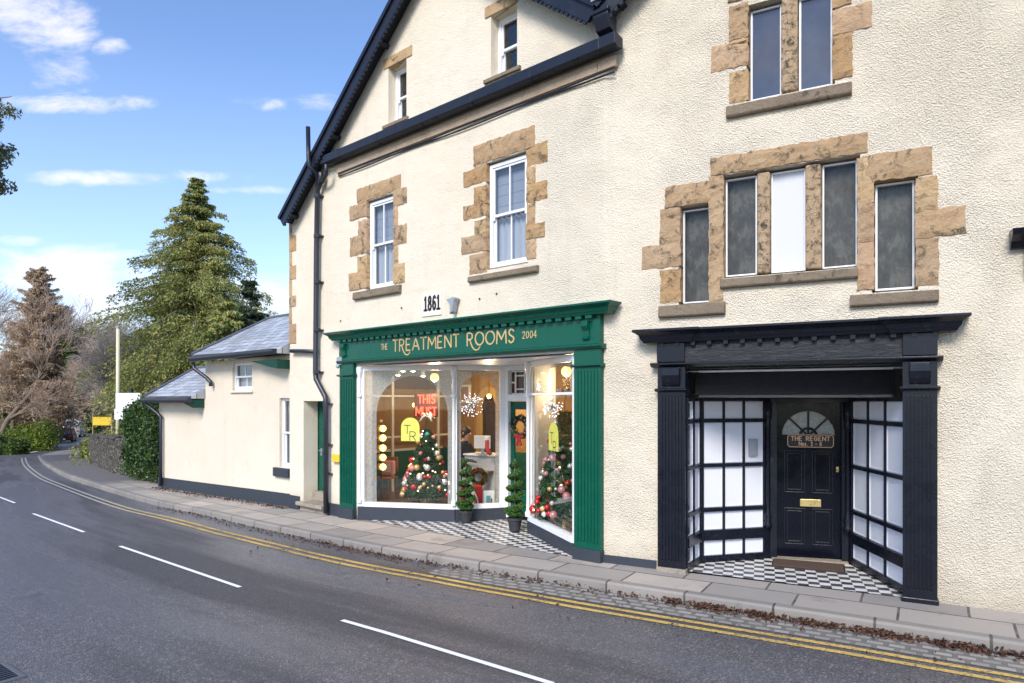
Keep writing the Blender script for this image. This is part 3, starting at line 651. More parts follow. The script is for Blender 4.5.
def surround(parent, F, lst, sills, name='stone_surround'):
    o = obj(name, blocks(F, lst, -.16, .018), M['sandstone'], parent); 
    for (xl, xr, yt, yb) in sills:
        a0_, zt = F.pix(xl, yt, .05); _, zb = F.pix(xl, yb, .05); obj('sill', MB().prof(F, [(-.16, zb), (.05, zb), (.07, zb+.02), (.06, zt-.015), (-.16, zt+.01)], a0_, F.S(xr, .05)), M['sill'], parent, bevel=.008)
w = sash(house, L, W1, rec=-.055)
surround(w, L, [(357, 401, 189.5, 203.6), (350.3, 367.4, 206.9, 221), (350.3, 367.4, 238, 257), (349.6, 367.4, 274, 291), (358, 367.4, 201.6, 206.8), (358.4, 367.4, 221.2, 237.8), (357.6, 367.4, 257.2, 273.8),
    (393.5, 406.9, 191, 207), (393.5, 406.9, 227, 246), (393.5, 405, 264.7, 284), (393.5, 398.2, 207.2, 226.8), (393.5, 398.4, 246.2, 264.5)], [(353, 399.4, 292, 300.2)])
w = sash(house, L, W2, rec=-.055)
surround(w, L, [(474, 535, 146.5, 166.2), (463.6, 486.8, 172.5, 188), (463.2, 486.8, 207, 221), (462, 486.8, 238, 255), (474.6, 486.8, 164.6, 172.3), (474.8, 486.8, 188.2, 206.8), (475.2, 486.8, 221.2, 237.8), (469.4, 486.8, 255.2, 275),
    (526.6, 547.5, 147, 168), (526.6, 547.5, 185, 203.7), (526.6, 545, 226, 240), (526.6, 535.6, 168.2, 184.8), (526.6, 535.6, 203.9, 225.8), (526.6, 536.4, 240.2, 260)], [(468, 537, 276, 283)])
for w_, (xl, xr, yt, yb), (sx0, sx1) in ((A1, (384, 412.5, 57, 68), (-4.6, -3.93)), (A2, (485.5, 517.5, 3.5, 14.5), (-2.14, -1.42))):
    w = sash(house, L, w_, cols=1, mid=.48, curtain=None, up=None, rec=-.16); 
    # lintel clear of the opening
    a0_ = L.S(xl); a1_ = L.S(xr); obj('lintel', MB().box(L, a0_, a1_, -.12, .02, w_[3]+.002, w_[3]+.17, .008), M['sandstone'], w, bevel=.01)
    obj('sill', MB().prof(L, [(-.16, w_[2]-.07), (.05, w_[2]-.07), (.045, w_[2]-.012), (-.16, w_[2]-.002)], sx0, sx1), M['sill'], w, bevel=.006)
# side door in a deep reveal
a0, a1, _, zt = DOORL; zs = .07
ds = obj('side_door', MB().box(L, a0, a1, -.40, -.34, zs+.2, zt), M['green'], house, loc=L.pt(a0, -.34, 0)); mb = MB()
for (u0, u1, v0, v1) in ((.08, .45, .25, .95), (.55, .92, .25, .95), (.08, .45, 1.1, 2.0), (.55, .92, 1.1, 2.0)): mb.box(L, a0+(a1-a0)*u0, a0+(a1-a0)*u1, -.35, -.328, zs+v0, min(zs+v1, zt-.1))
obj_split('panel', mb, M['green'], ds, bevel=.01); hb = MB().box(L, a0+.12, a0+.16, -.34, -.31, .98, 1.12); hb.tube([L.pt(a0+.14, -.31, 1.08), L.pt(a0+.14, -.26, 1.08), L.pt(a0+.24, -.26, 1.08)], .01, 6); obj('handle', hb, M['grey_metal'], ds)
st = MB(); st.box(L, a0-.12, a1+.05, -.45, .12, .0, .075); st.box(L, a0-.08, a1+.02, -.45, .03, -.2, -.002); st.box(L, a0, a1, -.42, -.18, .077, .26); obj_split('door_step', st, M['step'], house, bevel=.015)
# plinth strips
mb = MB(); mb.box(L, a1+.06, SHOP[0]-.44, 0, .035, -.3, .14); mb.box(L, -7.72, a0-.13, 0, .035, -.3, .16); obj_split('plinth', mb, M['slate_paint'], house, bevel=.005)
# pipes
def pl(lst): return [L.pt(*((lambda q: (q[0], o_, q[1]))(L.pix(x, y, o_)))) for x, y, o_ in lst]
dp = obj('downpipe', MB().tube(pl([(321, 172, .16), (321, 181, .12), (317.5, 190, .10), (316.5, 250, .10), (315.5, 372, .10), (316, 379, .11), (325.5, 397, .11), (326, 404, .11), (326, 513, .11)]), .05, 12), M['pipe'], house, smooth=True)
mb = MB()
for y in (196, 236, 282, 330, 372, 404, 445, 474): x = 317 if y < 385 else 326; a_, z_ = L.pix(x if y < 385 else 326, y, .1); mb.lathe(L.pt(a_, .10, z_), [(.058, -.035), (.064, -.03), (.064, .03), (.058, .035)], 12); mb.box(L, a_-.085, a_+.085, 0, .07, z_-.012, z_+.012)
obj_split('pipe_collar', mb, M['pipe'], dp)
obj('soil_vent_pipe', MB().tube(pl([(308, 127, .32), (308.6, 160, .32), (310, 167, .32), (316, 173, .22), (318.5, 180, .14), (318.5, 186, .12)]), .042, 10), M['verge'], house, smooth=True)
obj('branch_pipe', MB().tube(pl([(326, 164, .24), (326.5, 174, .2), (323, 181, .14), (319, 184, .12)]), .038, 10), M['pipe'], house, smooth=True)
obj('branch_pipe', MB().tube(pl([(291, 351, .08), (300, 351, .08), (315, 351.5, .08)]), .04, 10), M['pipe'], house, smooth=True)
# year plaque, flood light, yellow box, alarm
a0, zt = L.pix(422.5, 294.5); a1 = L.S(441.8); zb = L.pix(422.5, 317)[1]
pq = obj('year_plaque', MB().box(L, a0, a1, 0, .018, zb, zt), M['plaque'], house, bevel=.004, loc=L.pt(a0, 0, zb))
GL = {'T': ([[(0, 1), (1, 1)], [(.5, 1), (.5, 0)]], .75), 'R': ([[(0, 0), (0, 1), (.55, 1), (.8, .9), (.85, .74), (.8, .58), (.55, .48), (0, .48)], [(.42, .48), (.9, 0)]], .72), 'Q': ([[(0, 0), (0, 1), (.55, 1), (.8, .9), (.85, .74), (.8, .58), (.55, .48), (0, .48)]], .72), 'E': ([[(.8, 1), (0, 1), (0, 0), (.8, 0)], [(0, .5), (.7, .5)]], .66),
      'A': ([[(0, 0), (.5, 1), (1, 0)], [(.17, .32), (.83, .32)]], .9), 'M': ([[(0, 0), (.06, 1), (.5, .3), (.94, 1), (1, 0)]], 1.05), 'N': ([[(0, 0), (0, 1), (1, 0), (1, 1)]], .8),
      'O': ([[(.5+.5*math.cos(t*math.pi/9), .5+.5*math.sin(t*math.pi/9)) for t in range(19)]], .98), 'S': ([[(.88, .86), (.7, .97), (.45, 1), (.18, .92), (.08, .76), (.2, .6), (.5, .5), (.82, .4), (.92, .24), (.8, .08), (.5, 0), (.25, .03), (.05, .16)]], .62),
      'H': ([[(0, 0), (0, 1)], [(1, 0), (1, 1)], [(0, .5), (1, .5)]], .72), 'I': ([[(.5, 0), (.5, 1)]], .3), 'U': ([[(0, 1), (0, .3), (.15, .07), (.5, 0), (.85, .07), (1, .3), (1, 1)]], .72), 'G': ([[(.9, .84), (.7, .97), (.5, 1), (.2, .9), (0, .5), (.2, .1), (.5, 0), (.85, .12), (.95, .45), (.55, .45)]], .85),
      '2': ([[(.05, .78), (.2, .95), (.5, 1), (.8, .92), (.88, .74), (.75, .5), (0, 0), (.95, 0)]], .62), '0': ([[(.5+.45*math.cos(t*math.pi/7), .5+.5*math.sin(t*math.pi/7)) for t in range(15)]], .66), '4': ([[(.7, 0), (.7, 1), (0, .3), (1, .3)]], .66), '1': ([[(.15, .8), (.5, 1), (.5, 0)], [(.15, 0), (.85, 0)]], .5),
      '8': ([[(.5+.34*math.cos(t*math.pi/6), .75+.25*math.sin(t*math.pi/6)) for t in range(13)], [(.5+.42*math.cos(t*math.pi/6), .25+.26*math.sin(t*math.pi/6)) for t in range(13)]], .66), '6': ([[(.85, .86), (.6, 1), (.3, .92), (.1, .6), (.1, .25), (.3, .02), (.6, 0), (.85, .15), (.88, .36), (.65, .55), (.3, .52), (.12, .35)]], .66),
      '3': ([[(.1, .88), (.4, 1), (.75, .93), (.82, .73), (.6, .55), (.35, .53), (.65, .5), (.9, .3), (.8, .06), (.45, 0), (.08, .12)]], .62), '-': ([[(.1, .42), (.9, .42)]], .45), ' ': ([], .5), 'o': ([[(.5+.42*math.cos(t*math.pi/6), .33+.33*math.sin(t*math.pi/6)) for t in range(13)]], .58), 's': ([[(.8, .58), (.5, .67), (.2, .55), (.3, .38), (.7, .28), (.8, .12), (.5, 0), (.15, .08)]], .5), '.': ([[(.4, 0), (.4, .07)]], .3)}
def letters(mb, F, txt, a0, a1, z0, z1, w, o0, o1, gap=.25, serif=0, slope=0.0):
    h = z1-z0; tot = sum(GL[c][1] for c in txt)+gap*(len(txt)-1); k_ = (a1-a0)/tot; x = a0
    for c in txt:
        st_, wd = GL[c]
        for sgm in st_:
            pts_ = [(x+p[0]*wd*k_, z0+p[1]*h) for p in sgm]; mb.ribbon(F, pts_, w, o0, o1)
            if serif:
                for p in (pts_[0], pts_[-1]):
                    if abs(p[1]-z0) < h*.03 or abs(p[1]-z1) < h*.03: mb.box(F, p[0]-serif, p[0]+serif, o0, o1+.0006, p[1]-w*.3, p[1]+w*.3)
        x += (wd+gap)*k_
    return mb
a2, zt2 = L.pix(424.5, 297.5, .02); a3 = L.S(439.6, .02); zb2 = L.pix(424.5, 310.5, .02)[1]
obj('numerals', letters(MB(), L, '1861', a2, a3, zb2, zt2, .036, .018, .024, .3, .03), M['black_letter'], pq)
a0, z_ = L.pix(448, 306, .1); fl = MB().prism(L, [(a0-.03, z_+.1), (a0+.1, z_-.02), (a0+.19, z_+.1), (a0+.13, z_+.13)], .02, .12); fl.prism(L, [(a0+.06, z_-.13), (a0+.12, z_-.1), (a0+.17, z_+.12), (a0+.11, z_+.1)], .03, .13)
obj('flood_light', fl, M['grey_metal'], house, bevel=.006)
a0, z_ = L.pix(335, 461.5, .0); obj('meter_box', MB().box(L, a0, L.S(342.3), .002, .07, z_, L.pix(335, 454, 0)[1]), M['yellow'], house, bevel=.008)
a0, z_ = L.pix(340, 364, .06); al = MB().box(L, a0-.06, a0+.1, .002, .1, z_-.02, z_+.13); al.tube([L.pt(a0, .06, z_), L.pt(a0-.02, .12, z_-.07)], .035, 8); obj('security_lamp', al, M['grey_metal'], house, bevel=.01)
mb = MB()
for x, y in ((402, 308), (341, 321), (480, 299), (497, 294)): a_, z_ = L.pix(x, y); mb.box(L, a_-.008, a_+.008, 0, .02, z_-.014, z_+.014)
obj_split('wall_fixing', mb, M['pipe'], house)

# ---- green shopfront
def moulding(o0, z0, h, d):     # a stepped cornice profile
    return [(0.0, z0), (o0+d*.35, z0), (o0+d*.42, z0+h*.16), (o0+d*.55, z0+h*.30), (o0+d*.62, z0+h*.55), (o0+d*.85, z0+h*.72), (o0+d, z0+h*.80), (o0+d, z0+h*.97), (0.0, z0+h+.02)]
fa = obj('shop_fascia', MB().box(L, -5.84, 0.0, 0, .085, 2.832, 3.2), M['green'], house, loc=L.pt(-3, 0, 2.8))
cn = MB().mitre(L, moulding(.1, 3.2, .15, .17), -5.82, -.0); obj('cornice', cn, M['green'], fa, bevel=.003)
mb = MB(); s_ = -5.8
while s_ < -.04: mb.box(L, s_, s_+.10, .085, .15, 3.158, 3.198); s_ += .165
obj_split('dentil', mb, M['green'], fa)
obj('fascia_ledge', MB().prof(L, [(0, 2.765), (.10, 2.765), (.135, 2.80), (.135, 2.82), (.087, 2.83), (0, 2.83)], -5.87, .04), M['green'], fa, bevel=.003)
mb = MB()
for c_ in (-5.66, -.21): mb.prof(L, [(.086, 3.13), (.15, 3.13), (.155, 3.06), (.11, 3.0), (.105, 2.94), (.13, 2.92), (.12, 2.89), (.086, 2.88)], c_-.05, c_+.05); 
obj_split('console', mb, M['green'], fa, bevel=.006)
mb = MB(); a0, zt = L.pix(393, 339.6, .09); a1 = L.S(514.4, .09); zb = L.pix(393, 350.8, .09)[1]
zc = .5*(zb+zt); hh = .19; zc = 3.02
tw = sum(GL[c][1] for c in 'TREATMENT ROOMS')+.25*14; kk = (a1-a0)/tw
letters(mb, L, 'TQEATMENT QOOMS', a0, a1, zc-hh/2, zc+hh/2, .023, .086, .094)
x = a0
for i, c in enumerate('TREATMENT ROOMS'):      # the two swashes under the Rs
    if c == 'R': mb.ribbon(L, [(x+GL['R'][1]*kk*px_, zc-hh/2+hh*py_) for px_, py_ in ((.42, .48), (.62, .16), (.85, -.12), (1.15, -.32), (1.5, -.40), (1.85, -.34), (2.1, -.16))], .019, .086, .0945)
    x += (GL[c][1]+.25)*kk
for w_t, x0_, x1_ in (('THE', 381.2, 387.6), ('2004', 522.5, 536.6)): obj('lettering', letters(MB(), L, w_t, L.S(x0_, .09), L.S(x1_, .09), zc-.05, zc+.045, .011, .086, .092), M['gold_pale'], fa)
obj('lettering', mb, M['gold_pale'], fa)
def pilaster(F, a0, a1, zb, z1, mat, base_mat, parent, o=.075, flutes=7, ledge=2.53, base_h=.2):
    p = MB().box(F, a0, a1, 0, o, zb+base_h, z1); root = obj('pilaster', p, mat, parent, loc=F.pt((a0+a1)/2, 0, 0))
    q = MB(); w_ = (a1-a0-.06)/flutes
    for i in range(flutes): q.prof(F, [(o, zb+base_h+.09), (o+.014, zb+base_h+.1), (o+.014, ledge-.05), (o, ledge-.04)], a0+.03+i*w_+w_*.2, a0+.03+i*w_+w_*.75)
    obj('reeding', q, mat, root, bevel=.004)
    obj('capital', MB().prof(F, [(0, ledge), (o+.02, ledge), (o+.05, ledge+.02), (o+.05, ledge+.035), (o+.004, ledge+.045), (0, ledge+.045)], a0-.025, a1+.025), mat, root)
    obj('pilaster_base', MB().box(F, a0-.012, a1+.012, 0, o+.03, zb-.25, zb+base_h+.002), base_mat, root, bevel=.008); return root
pilaster(L, -5.84, -5.41, -.08, 2.765, M['green'], M['slate_paint'], house); pilaster(L, -.425, 0.0, -.02, 2.765, M['green'], M['slate_paint'], house, base_h=.17)
# recessed windows A, B, C and the door
A0 = Vector((-2.80, 12.41)); A1_ = Vector((-1.0, 12.04)); B1 = Vector((-.10, 12.28)); D1 = Vector((.68, 11.66)); C0 = Vector((.27, 10.95)); C1 = Vector((.84, 9.19))
ZT = 2.69
def plinthwall(P, Q, z0=-.15, z1=.17, o1=.03): F, ln = between(P, Q); return F, ln, MB().box(F, 0, ln, -.1, o1, z0, z1)
def arch_sheet(F, a0, a1, z0, z1, c0, c1, zs, zb=None):
    """flat sheet with an arched clear opening c0..c1, springing at zs (made as two jambs and a head)"""
    mb = MB(); zb = z0 if zb is None else zb; r = (c1-c0)/2; c = (c0+c1)/2; n_ = 16
    arc = [(c-r*math.cos(math.pi*i/n_), zs+r*math.sin(math.pi*i/n_)) for i in range(n_+1)]
    poly = [(a0, z0), (c0, z0)]+arc+[(c1, z0), (a1, z0), (a1, z1), (a0, z1)]
    tri = geometry.tessellate_polygon([[Vector((p[0], p[1], 0)) for p in poly]]); mb.add([F.pt(p[0], -.05, p[1]) for p in poly], [tuple(t) for t in tri]); return mb
def shopwin(P, Q, transom=None, arch=None, lab=None, left=.09, right=.05, colL=False, colR=False):
    F, ln, pw = plinthwall(P, Q); mb = MB(); t = .05
    mb.box(F, 0, left, -.09, .02, .172, ZT+.02); mb.box(F, ln-right, ln, -.09, .02, .172, ZT+.02); mb.box(F, left, ln-right, -.09, .02, ZT-.06, ZT+.02); mb.box(F, left, ln-right, -.09, .035, .172, .25)
    if transom: mb.box(F, left, ln-right, -.08, .015, transom-.02, transom+.02)
    for f_, a_ in ((colL, .045), (colR, ln-.02)):
        if f_: mb.lathe(F.pt(a_, .03, 0), [(.045, .24), (.05, .30), (.03, .34), (.026, .5), (.026, 2.13), (.05, 2.16), (.05, 2.19), (.03, 2.2), (.03, 2.5), (.055, 2.6), (.06, ZT)], 12)
    o = obj('shop_window', mb, M['white'], house, loc=F.pt(ln/2, 0, 0), bevel=.004, label=lab)
    obj('stallriser', pw, M['slate_paint'], o, bevel=.006); obj('glass_pane', MB().box(F, left-.01, ln-right+.01, -.045, -.037, .2, ZT-.05), M['glass'], o)
    if arch: a = arch; obj('frosted_border', arch_sheet(F, left, ln-right, .25, ZT-.06, *a), M['vinyl'], o, fix=False)
    return F, ln, o
FA, lA, oA = shopwin(A0, A1_, None, None, 'wide shop window with arched frosted border', .13, .03, True, True)
c0 = FA.S(375); c1 = FA.S(447); obj('frosted_border', arch_sheet(FA, .13, lA-.03, .25, ZT-.06, FA.S(375.5), FA.S(447), H+(400-417)/FPX*12.15+.06), M['vinyl'], oA, fix=False)
FB, lB, oB = shopwin(A1_, B1, None, None, 'narrow shop window in front of the counter', .03, .12, False, False)
obj('frosted_border', arch_sheet(FB, .03, lB-.12, .25, ZT-.06, FB.S(461.5), FB.S(496), 2.24), M['vinyl'], oB, fix=False)
FC, lC, oC = shopwin(C0, C1, 2.19, None, 'angled shop window beside the door, with a glazing bar', .03, .035, True, False)
obj('frosted_border', arch_sheet(FC, .03, lC-.035, 2.21, ZT-.06, FC.S(544), FC.S(567), 2.26, 2.21), M['vinyl'], oC, fix=False)
# arch logo sticker on windows A and C
def logo(F, px0, px1, pyt, pyb, mat_, parent):
    a0, zt = F.pix(px0, pyt, -.03); a1 = F.S(px1, -.03); zb = F.pix(px0, pyb, -.03)[1]; r = (a1-a0)/2; c = (a0+a1)/2; zs = zt-r
    poly = [(a0, zb)]+[(a1, zb)]+[(c+r*math.cos(math.pi*i/12), zs+r*math.sin(math.pi*i/12)) for i in range(13)]
    o = obj('logo_sticker', MB().prism(F, poly, -.036, -.033), mat_, parent, fix=False)
    m_ = letters(MB(), F, 'T', a0+r*.35, a0+r*1.0, zs-r*.65, zs+r*.2, .012, -.033, -.031); letters(m_, F, 'R', a0+r*.95, a0+r*1.65, zs-r*1.35, zs-r*.45, .012, -.033, -.031); return obj('logo_letters', m_, M['black_letter'], parent)
M['sticker'] = plain('yellow_green_sticker', (.62, .62, .10), .5)
logo(FA, 401, 419.5, 417.5, 441, M['sticker'], oA); logo(FC, 548.5, 558, 422, 450, M['sticker'], oC)
# jamb between B and the door, door, overlight, return wall to C
FD, lD = between(B1, D1); mb = MB(); mb.box(FD, -.02, .055, -.12, .03, .0, ZT+.02); mb.box(FD, .82, lD, -.12, .03, .0, ZT+.02); mb.box(FD, .055, .82, -.12, .025, 2.08, 2.2); mb.box(FD, .055, .82, -.12, .025, ZT-.06, ZT+.02)
sd_ = obj('shop_doorway', mb, M['white'], house, bevel=.004, loc=FD.pt(.4, 0, 0)); mb = MB()
mb.box(FD, .057, .14, -.09, -.05, .03, 2.075); mb.box(FD, .73, .818, -.09, -.05, .03, 2.075); mb.box(FD, .14, .73, -.09, -.05, 1.93, 2.075); mb.box(FD, .14, .73, -.09, -.05, .03, .5)
obj('shop_door', mb, M['green'], sd_, bevel=.004); obj('door_glass', MB().box(FD, .14, .73, -.075, -.069, .5, 1.93), M['glass'], sd_); mb = MB()
for (u0, u1, v0, v1) in ((.09, .8, 2.2, 2.225), (.09, .8, 2.6, 2.625), (.15, .175, 2.225, 2.6), (.36, .385, 2.225, 2.6), (.175, .36, 2.28, 2.305), (.175, .36, 2.52, 2.545), (.06, .15, 2.40, 2.425), (.385, .8, 2.40, 2.425)): mb.box(FD, u0, u1, -.08, -.05, v0, v1)
obj('leaded_overlight', mb, M['white'], sd_); obj('overlight_glass', MB().box(FD, .055, .82, -.095, -.09, 2.2, ZT-.06), plain('oxblood_glass', (.09, .03, .02), .2), sd_)
FE, lE = between(D1, C0)
mb = MB().box(FE, .0, lE, -.06, .0, .17, ZT+.02); obj('door_side_panel', mb, M['white'], house); obj('door_side_plinth', MB().box(FE, 0, lE, -.07, .012, -.1, .168), M['slate_paint'], house)
# recess ceiling (white) and the header behind the fascia, floor tiles
mb = MB(); pts = [L.pt(-5.40, -.02, ZT+.045), A0, A1_, B1, D1, C0, C1, L.pt(-.43, -.02, 0)]; pp = [Vector((p[0], p[1], ZT+.022)) for p in pts]
tri = geometry.tessellate_polygon([pp]); mb.add(pp, [tuple(t) for t in tri]); mb.add([p+Vector((0, 0, .02)) for p in pp], [tuple(t)[::-1] for t in tri]); obj('recess_ceiling', mb, M['white'], house, fix=False)
obj('header_board', MB().box(L, -5.40, -.43, -.30, -.012, ZT+.046, 2.80), M['white'], house)
mb = MB(); mb.box(L, -5.41, -5.36, -.30, -.004, .0, ZT+.04); mb.box(L, -.455, -.425, -.25, -.004, .17, ZT+.04); obj_split('window_jamb', mb, M['white'], house)
def floorpoly(pts2, dz, name, mat, follow=True):
    pp = [Vector((p[0], p[1], float(gz(p[0], p[1]))+dz)) for p in pts2]; tri = geometry.tessellate_polygon([[Vector((p.x, p.y, 0)) for p in pp]]); m_ = MB().add(pp, [tuple(t) for t in tri]); return m_
tl = floorpoly([L.pt(-5.25, -.06, 0), L.pt(-.45, .04, 0), C1+Vector((.1, 0)), C0+Vector((.1, 0)), D1, B1+Vector((0, .1)), A1_+Vector((0, .1)), A0+Vector((.2, .1))], .006, '', None)
o = obj('tiled_entrance_floor', tl, M['tiles'], house, fix=False)

# ---- black doorway house (right)
hr = thing('pebbledash_house', 'cream pebbledash gabled house with stone mullioned windows above the black doorway', 'house', Rw.pt(4, 0, 0))
DO = (1.08, 3.36, -.3, 2.5)
TW1 = (Rw.S(749), Rw.S(832), 5.62, 6.68); 
MW = [(Rw.S(724), Rw.S(755.6), 3.575, 4.74), (Rw.S(770), Rw.S(804.8), 3.575, 4.74), (Rw.S(821.6), Rw.S(857), 3.575, 4.74)]
SL = (Rw.S(681), Rw.S(708.6), 3.29, 4.44); SR = (Rw.S(875), Rw.S(915), 3.285, 4.44)
outer = [(0, -.35), (9.2, -.35), (9.2, 6.95), (4.6, 10.7), (0.0, 6.98)]
holes = [rect(DO[0]-.02, DO[1]+.02, -.3, DO[3]), rect(TW1[0]-g_, TW1[1]+g_, TW1[2]-g_, TW1[3]+g_), rect(MW[0][0]-g_, MW[2][1]+g_, 3.545, 4.77), rect(SL[0]-g_, SL[1]+g_, SL[2]-g_, SL[3]+g_), rect(SR[0]-g_, SR[1]+g_, SR[2]-g_, SR[3]+g_)]
mb = wallmesh(Rw, outer, holes); mb.box(Rw, 8.9, 9.2, -9, -.33, -.5, 6.9); mb.box(Rw, -1.5, 9.2, -9.3, -9.0, -.5, 6.9)
obj('wall', mb, M['cast_coarse'], hr)
mb = MB(); slab(mb, Rw, (.02, 7.02), (4.6, 10.74), .21, -9.3); slab(mb, Rw, (4.6, 10.74), (9.7, 6.6), .21, -9.3); roofobj('roof', mb, Rw, hr)
obj('bargeboard', barge(Rw, (.03, 7.03), (4.6, 10.72)), M['verge'], hr); obj('bargeboard', barge(Rw, (9.6, 6.68), (4.6, 10.72)), M['verge'], hr)
def casement(F, lights, frame_w, panes, parent, rec=-.10, lab=None):
    mb = MB()
    for (a0, a1, z0, z1) in lights:
        t = frame_w; mb.box(F, a0, a0+t, rec-.05, rec, z0, z1); mb.box(F, a1-t, a1, rec-.05, rec, z0, z1); mb.box(F, a0+t, a1-t, rec-.05, rec, z0, z0+t); mb.box(F, a0+t, a1-t, rec-.05, rec, z1-t, z1)
    o = obj('window', mb, M['white'], parent, loc=F.pt(lights[0][0], rec, lights[0][2]), bevel=.003, seg=1, label=lab)
    for (a0, a1, z0, z1), p in zip(lights, panes):
        if p == 'pane_sky': obj('pane', MB().box(F, a0+.008, a1-.008, rec-.035, rec-.025, z0+.008, z1-.008), M[p], o)
        elif p == 'blind': obj('blind', MB().box(F, a0+.008, a1-.008, rec-.035, rec-.03, z0+.008, z1-.008), M[p], o)
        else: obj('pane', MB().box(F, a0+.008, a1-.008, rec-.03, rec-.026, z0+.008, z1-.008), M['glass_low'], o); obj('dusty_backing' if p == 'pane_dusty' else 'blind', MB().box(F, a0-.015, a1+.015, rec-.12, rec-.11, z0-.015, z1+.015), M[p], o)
    return o
# top window
mu = (Rw.S(780.7), Rw.S(798)); ow = casement(Rw, [(TW1[0], mu[0], TW1[2], TW1[3]), (mu[1], TW1[1], TW1[2], TW1[3])], .022, ['pane_sky', 'pane_sky'], hr)
surround(ow, Rw, [(729, 748.6, 7.5, 42), (711, 748.6, 48, 73), (729, 748.6, 73.5, 104), (729, 748.6, 42.5, 47.5), (728, 852, -14.5, 3), (832.4, 851.5, -16, 9), (832.4, 872, 11, 36), (832.4, 852.5, 36.5, 80)], [(726, 851.8, 105.5, 118)])
obj('mullion', MB().prof(Rw, [(-.16, 0), (-.16, 1)], 0, 0) if False else MB().box(Rw, mu[0]+.005, mu[1]-.005, -.16, -.01, TW1[2], TW1[3], .006), M['pitted'], ow, bevel=.02)
# middle stepped window
ow = casement(Rw, MW, .018, ['pane_dusty', 'blind', 'pane_dusty'], hr)
surround(ow, Rw, [(711, 867.5, 158.5, 176.5), (708.9, 723.8, 177, 304), (857.2, 874.6, 158, 205), (857.2, 874.6, 205, 243), (857.2, 874.6, 243, 290)], [(720, 858, 278, 288.5)])
m1 = (MW[0][1]+.006, MW[1][0]-.006); m2 = (MW[1][1]+.006, MW[2][0]-.006)
for m_ in (m1, m2): obj('mullion', MB().box(Rw, m_[0], m_[1], -.16, -.005, 3.575, 4.745, .008), M['pitted'], ow, bevel=.025)
ow = casement(Rw, [SL], .018, ['pane_dusty'], hr)
surround(ow, Rw, [(665.4, 710.6, 187.4, 208.4), (660, 680.8, 210, 246), (642, 680.8, 247, 270), (660, 680.8, 270.5, 303.5)], [(658.4, 724.8, 305, 318)])
ow = casement(Rw, [SR], .022, ['pane_dusty'], hr)
surround(ow, Rw, [(861.5, 932, 156.6, 183.6), (915.2, 938, 178, 212), (915.2, 966, 211, 239), (915.2, 939, 239.5, 287)], [(850, 939, 294, 307)])
# black door surround
BK = M['black']; bf = Mt('crazed_black_paint'); bv = bf.coord(scale=(1, 1, 4)); bn = bf.noise(bv, 6, 8, .75, .5); bf.col(bf.ramp(bn, [(.4, (.006, .008, .012)), (.6, (.016, .018, .025)), (.72, (.06, .062, .07))])).rough(.38).spec(.35); bf.bump(bn, .8, .02); BKF = bf.m
def rp(F): return F
fz = obj('door_surround_frieze', MB().box(Rw, .74, 3.67, 0, .09, 2.55, 2.84), BKF, hr, loc=Rw.pt(2.2, 0, 2.5))
cn = MB().prof(Rw, moulding(.09, 2.80, .16, .17), 1.1, 3.34); cn.mitre(Rw, moulding(.115, 2.795, .17, .17), .76, 1.0); cn.mitre(Rw, moulding(.115, 2.795, .17, .17), 3.42, 3.66); obj('cornice', cn, BK, fz, bevel=.004)
mb = MB(); s_ = .78
while s_ < 3.64: mb.box(Rw, s_, s_+.05, .09, .14, 2.755, 2.80); s_ += .19
obj_split('dentil', mb, BK, fz)
obj('fascia_ledge', MB().prof(Rw, [(0, 2.50), (.1, 2.50), (.15, 2.53), (.15, 2.55), (.092, 2.56), (0, 2.56)], .66, 3.72), BK, fz, bevel=.003)
for a0, a1 in ((.74, 1.08), (3.36, 3.67)):
    r_ = pilaster(Rw, a0, a1, .0, 2.505, BK, BK if a0 > 2 else M['step'], hr, o=.09, flutes=7, ledge=2.20, base_h=.05); c_ = (a0+a1)/2
    obj('console', MB().prof(Rw, [(.091, 2.49), (.15, 2.49), (.155, 2.40), (.14, 2.33), (.11, 2.28), (.091, 2.26)], a0+.06, a1-.06), BK, r_, bevel=.01)
    obj('frieze_block', MB().box(Rw, a0, a1, .0, .125, 2.562, 2.79), BK, r_, bevel=.004)
